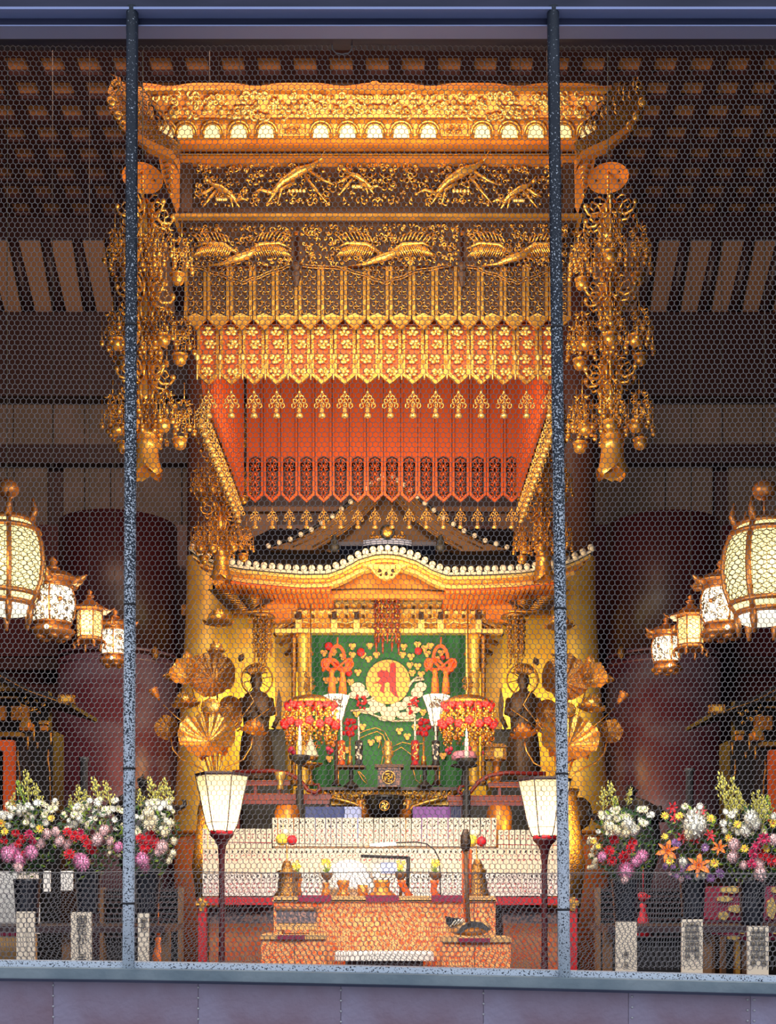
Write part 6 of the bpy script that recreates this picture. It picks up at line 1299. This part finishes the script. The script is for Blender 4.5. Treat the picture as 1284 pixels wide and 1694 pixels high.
bouquet(244, 1450, 'bouquet in a dark vase right of the left window bar, bright red centre', [('l', 232, 1322, 16), ('l', 252, 1308, 24), ('l', 262, 1314, 20), ('l', 277, 1312, 24), ('c', 246, 1345, 12), ('c', 248, 1362, 14), ('r', 233, 1388, 10), ('r', 250, 1382, 11), ('r', 240, 1402, 12), ('r', 257, 1396, 12), ('r', 246, 1390, 10), ('p', 268, 1402, 13), ('p', 262, 1410, 9), ('k', 236, 1424, 15), ('k', 240, 1436, 10), ('c', 282, 1362, 9), ('c', 272, 1378, 9), ('c', 288, 1392, 8), ('c', 286, 1412, 8), ('c', 280, 1424, 7)],
        [('d', 36, 225, 1322, 290, 1378, 5, 8)], 1512)
bouquet(1034, 1460, 'bouquet in a dark vase by the right gilt pillar, red carnations over pink', [('l', 998, 1322, 20), ('l', 1012, 1315, 24), ('l', 1041, 1318, 16), ('g', 1023, 1345, 26), ('c', 1008, 1368, 13), ('c', 1020, 1374, 10), ('w', 1040, 1362, 12), ('w', 1048, 1374, 10), ('c', 1036, 1378, 9), ('r', 1016, 1389, 10), ('r', 1046, 1394, 10), ('r', 1008, 1408, 11), ('r', 1032, 1418, 12), ('r', 1042, 1404, 10), ('r', 1012, 1424, 10), ('m', 1034, 1424, 8), ('k', 996, 1418, 10), ('k', 1062, 1418, 13), ('k', 1052, 1426, 10), ('k', 1036, 1442, 16), ('p', 1034, 1456, 8), ('y', 982, 1392, 6), ('y', 990, 1400, 6)],
        [('d', 36, 985, 1338, 1078, 1382, 5, 8), ('c', 20, 974, 1388, 992, 1440, 4, 6)], 1530)
bouquet(1146, 1460, 'bouquet of orange lilies and a big cream chrysanthemum in a dark vase', [('w', 1150, 1364, 27), ('c', 1140, 1380, 12), ('o', 1104, 1408, 19), ('o', 1156, 1432, 21), ('o', 1190, 1402, 13), ('s', 1112, 1336, 11), ('s', 1160, 1342, 11), ('s', 1116, 1354, 9), ('s', 1130, 1385, 12), ('s', 1174, 1382, 12), ('s', 1150, 1390, 9), ('y', 1100, 1350, 8), ('y', 1124, 1350, 8), ('y', 1176, 1354, 8), ('y', 1182, 1428, 9), ('y', 1108, 1424, 9), ('y', 1100, 1384, 7), ('v', 1118, 1396, 10), ('v', 1166, 1402, 9), ('v', 1190, 1446, 10), ('v', 1176, 1452, 9), ('w', 1130, 1426, 9), ('w', 1154, 1450, 8), ('d', 1158, 1334, 7), ('d', 1133, 1334, 7)],
        [('v', 14, 1100, 1428, 1150, 1455, 4, 6), ('p', 10, 1100, 1425, 1180, 1455, 4, 6), ('d', 8, 1135, 1445, 1175, 1455, 4, 6)], 1520)
bouquet(1244, 1462, 'bouquet with tall yellow-green plumes in a dark vase at the right photo edge', [('l', 1196, 1306, 30), ('l', 1210, 1318, 30), ('l', 1222, 1326, 24), ('l', 1248, 1332, 20), ('l', 1262, 1334, 20), ('g', 1272, 1336, 20), ('w', 1242, 1354, 15), ('w', 1250, 1364, 11), ('w', 1234, 1374, 13), ('y', 1220, 1364, 8), ('d', 1210, 1348, 8), ('d', 1196, 1362, 8), ('y', 1205, 1386, 8), ('y', 1232, 1404, 8), ('y', 1268, 1404, 8), ('y', 1279, 1362, 9), ('w', 1282, 1352, 9), ('m', 1264, 1388, 12), ('m', 1252, 1400, 10), ('m', 1244, 1414, 11), ('r', 1262, 1414, 12), ('r', 1276, 1424, 12), ('m', 1243, 1430, 10), ('p', 1214, 1398, 12), ('p', 1212, 1418, 12), ('p', 1256, 1430, 11), ('p', 1258, 1446, 15), ('p', 1230, 1432, 9), ('p', 1280, 1390, 11)],
        [('d', 14, 1195, 1340, 1284, 1380, 5, 7), ('l', 6, 1195, 1325, 1270, 1345, 12, 18)], 1530)
# dark benches carrying the bouquets
for cx0, cx1, y, lab in ((-60, 280, 1531, 'left'), (1000, 1340, 1531, 'right')):
    t = thing('flower_bench', 'long dark wooden bench under the %s bouquets' % lab, 'bench', (P((cx0+cx1)/2, 0, FY)[0], FY, FLOOR), 'dark flower benches'); a = P(cx0, y, FY); b = P(cx1, y, FY)
    mb = MB(); mb.box(((a[0]+b[0])/2, FY+.12, a[2]-.012), (b[0]-a[0], .40, .024)); build('bench_top', mb, 'wood_dark', t)
    for x in (cx0+6, (cx0+cx1)/2, cx1-6): mb = MB(); c = P(x, y, FY-.05); mb.box((c[0], FY-.04, (c[2]-.024+FLOOR)/2), (.03, .03, c[2]-.024-FLOOR)); build('leg', mb, 'wood_brown', t)
def words(txt, x, y, size, Y, parent, m_='ink', gap=1.0, sy=1.0):
    for i, ch in enumerate(txt):
        cu = bpy.data.curves.new('character', 'FONT'); cu.body = ch; cu.size = size*Y/F; cu.align_x = 'CENTER'; cu.extrude = .0006
        o = bpy.data.objects.new('character', cu); SC.collection.objects.link(o); bpy.context.view_layer.update()
        me = bpy.data.meshes.new_from_object(o.evaluated_get(bpy.context.evaluated_depsgraph_get())); bpy.data.objects.remove(o); me.materials.clear(); me.materials.append(M[m_])
        c = bpy.data.objects.new('character', me); SC.collection.objects.link(c); c.parent = parent; q = P(x, y+i*size*gap, Y); pw = parent['_w']; c.location = [q[k]-pw[k] for k in range(3)]; c.rotation_euler[0] = pi/2; c.scale = (1, sy, 1); c['_w'] = q
PLAC = [((27, 57), 1508, 1594, '', 0), ((117, 151), 1509, 1594, '御花かしま', 19), ((228, 246), 1511, 1596, '', 0), ((1019, 1054), 1525, 1612, '', 0), ((1128, 1163), 1521, 1614, '', 0), ((1237, 1272), 1532, 1616, '', 0)]
labs = ['blank white placard in front of the leftmost bouquet', 'white placard with bold black brush writing left of the left window bar', 'narrow white placard just right of the left window bar', 'mostly plain white placard nearest the right gilt pillar', 'white placard with columns of small writing under the orange lilies', 'white placard with small writing in front of the red and gold chest']
for i, ((x0, x1), y0, y1, tx, sz) in enumerate(PLAC):
    Y = 4.05; t = thing('name_placard', labs[i], 'placard', P((x0+x1)/2, 1640, Y), 'white placards before the bouquets'); mb = MB(); a = P(x0, y0, Y); b = P(x1, y0, Y); z = P(0, 1640, Y)[2]; mb.box(((a[0]+b[0])/2, Y+.006, (a[2]+z)/2), (b[0]-a[0], .01, a[2]-z)); build('board', mb, 'cream', t)
    mb = MB(); mb.box(((a[0]+b[0])/2, Y+.03, (z+FLOOR)/2+.02), (.03, .03, z-FLOOR+.04)); build('placard_post', mb, 'wood_dark', t)
    if tx: words(tx, (x0+x1)/2+1, y0+20, 19, Y-.002, t, gap=.88)
    elif i in (4, 5):
        for cxx in (-8, 0, 8): words('宝前御花献納' if cxx else '奉納浅草寺', (x0+x1)/2+cxx, y0+12, 9, Y-.002, t, gap=1.15)
    elif i == 2: words('御花', (x0+x1)/2, y0+16, 11, Y-.002, t)
    elif i == 3: words('御花', (x0+x1)/2, y0+56, 9, Y-.002, t, gap=2)
# left: white cloth table with gold brocade; right: red and gold chest; cord tassels; slatted screens
Y = 4.75; t = thing('cloth_table', 'table with a white cloth, purple band and gold brocade at the left edge', 'table', (P(-20, 0, Y)[0], Y, FLOOR)); mb = MB(); mb.pbox(-90, 1441, 28, 1532, Y, .3); build('white_cloth', mb, 'white', t); mb = MB(); mb.pbox(-90, 1532, 27, 1548, Y+.005, .29); build('purple_band', mb, 'maroon_cloth', t); mb = MB(); a = P(-90, 1548, Y); b = P(26, 1548, Y); mb.box(((a[0]+b[0])/2, Y+.15, (a[2]+FLOOR)/2), (b[0]-a[0], .28, a[2]-FLOOR)); build('gold_brocade', mb, 'stripe_gold', t)
for x0, x1, y0, y1, lab in ((72, 84, 1443, 1475, 'white cloth strip hanging between the two left bouquets, left one'), (101, 121, 1443, 1473, 'white cloth strip hanging between the two left bouquets, right one'), (47, 66, 1495, 1545, 'white folded cloth behind the leftmost placard')): mb = MB(); c = P(x0, y0, 4.9); d = P(x1, y1, 4.9); mb.box(((c[0]+d[0])/2, 4.9, (c[2]+d[2])/2), (d[0]-c[0], .006, c[2]-d[2])); mb.tube([(c[0], 4.9, c[2]), (d[0], 4.9, c[2])], .006, 6); solo('cloth_strip', mb, 'white', lab, 'cloth')
Y = 4.8; t = thing('red_gold_chest', 'dark red and gold chest with scalloped gilt plates at the right edge', 'chest', (P(1260, 0, Y)[0], Y, FLOOR))
mb = MB(); mb.pbox(1187, 1466, 1400, 1522, Y, .4, 0); mb.prism([(1187, 1522), (1400, 1522), (1400, 1555), (1225, 1555), (1203, 1548)], Y+.02, .3, 0); build('chest_body', mb, 'maroon_cloth', t)
for x0, y0, x1, y1 in ((1191, 1466, 1228, 1478), (1205, 1497, 1228, 1510), (1187, 1482, 1212, 1492), (1276, 1466, 1300, 1478), (1269, 1486, 1284, 1520), (1189, 1508, 1206, 1522), (1220, 1533, 1236, 1545), (1274, 1533, 1290, 1545), (1204, 1548, 1224, 1555)):
    mb = MB(); mb.prism([((x0+x1)/2+(x1-x0)/2*cos(a)*(1+.1*cos(5*a)), (y0+y1)/2+(y1-y0)/2*sin(a)*(1+.1*cos(5*a))) for a in np.linspace(0, 2*pi, 25)[:-1]], Y-.012, .012); build('gilt_plate', mb, 'gold_bright', t)
for x in (1196, 1219, 1230, 1300): mb = MB(); c = P(x, 1550, Y+.05); mb.box((c[0], Y+.05, (c[2]+FLOOR)/2), (.018, .03, c[2]-FLOOR)); build('leg', mb, 'gold' if x == 1219 else 'wood_brown', t)
for x, y0, mm, lab in ((262, 1530, 'tassel', 'orange knotted cord tassel hanging right of the left window bar'), (1064, 1474, 'crimson', 'red hanging ribbon tassel between the right placards')):
    Y = 4.9; S = Y/F; t = thing('cord_tassel', lab, 'tassel', P(x, y0+75, Y)); mb = MB(); mb.ball(P(x, y0+10, Y), 8*S, 0, (1, .7, 1), 10, 7); [mb.curl(x+e*5, y0+8, Y-.03, 6, 1.1, 0, e, 2) for e in (-1, 1)]
    mb.ptube([(x, y0), (x, y0-40)], 1, Y, 5); build('knot', mb, mm, t); mb = MB(); mb.plathe(x, [(y0+20, 3), (y0+24, 6), (y0+30, 4), (y0+45, 8), (y0+75, 13)], Y, 14, flute=.08, nf=10); build('fringe', mb, mm, t)
for x0, x1, lab in ((165, 300, 'left'), (988, 1183, 'right')):
    Y = 5.4; t = thing('slatted_screen', 'dark slatted wooden screen low behind the %s bouquets' % lab, 'screen', (P((x0+x1)/2, 0, Y)[0], Y, FLOOR), 'slatted screens'); mb = MB(); a = P(x0, 1470, Y); b = P(x1, 1470, Y)
    mb.box(((a[0]+b[0])/2, Y+.06, (a[2]+FLOOR)/2), (b[0]-a[0], .02, a[2]-FLOOR)); build('backing', mb, 'black_lacquer', t)
    for k in range(9): mb = MB(); mb.pbox(x0, 1472+k*9.5, x1, 1475+k*9.5, Y, .04); build('slat', mb, 'wood_dark', t)
    for x in (x0, x1-6): mb = MB(); to_floor(mb, x, x+6, 1468, Y-.01, .06); build('upright', mb, 'wood_brown', t)
for o in bpy.data.objects:
    if '_w' in o: del o['_w']
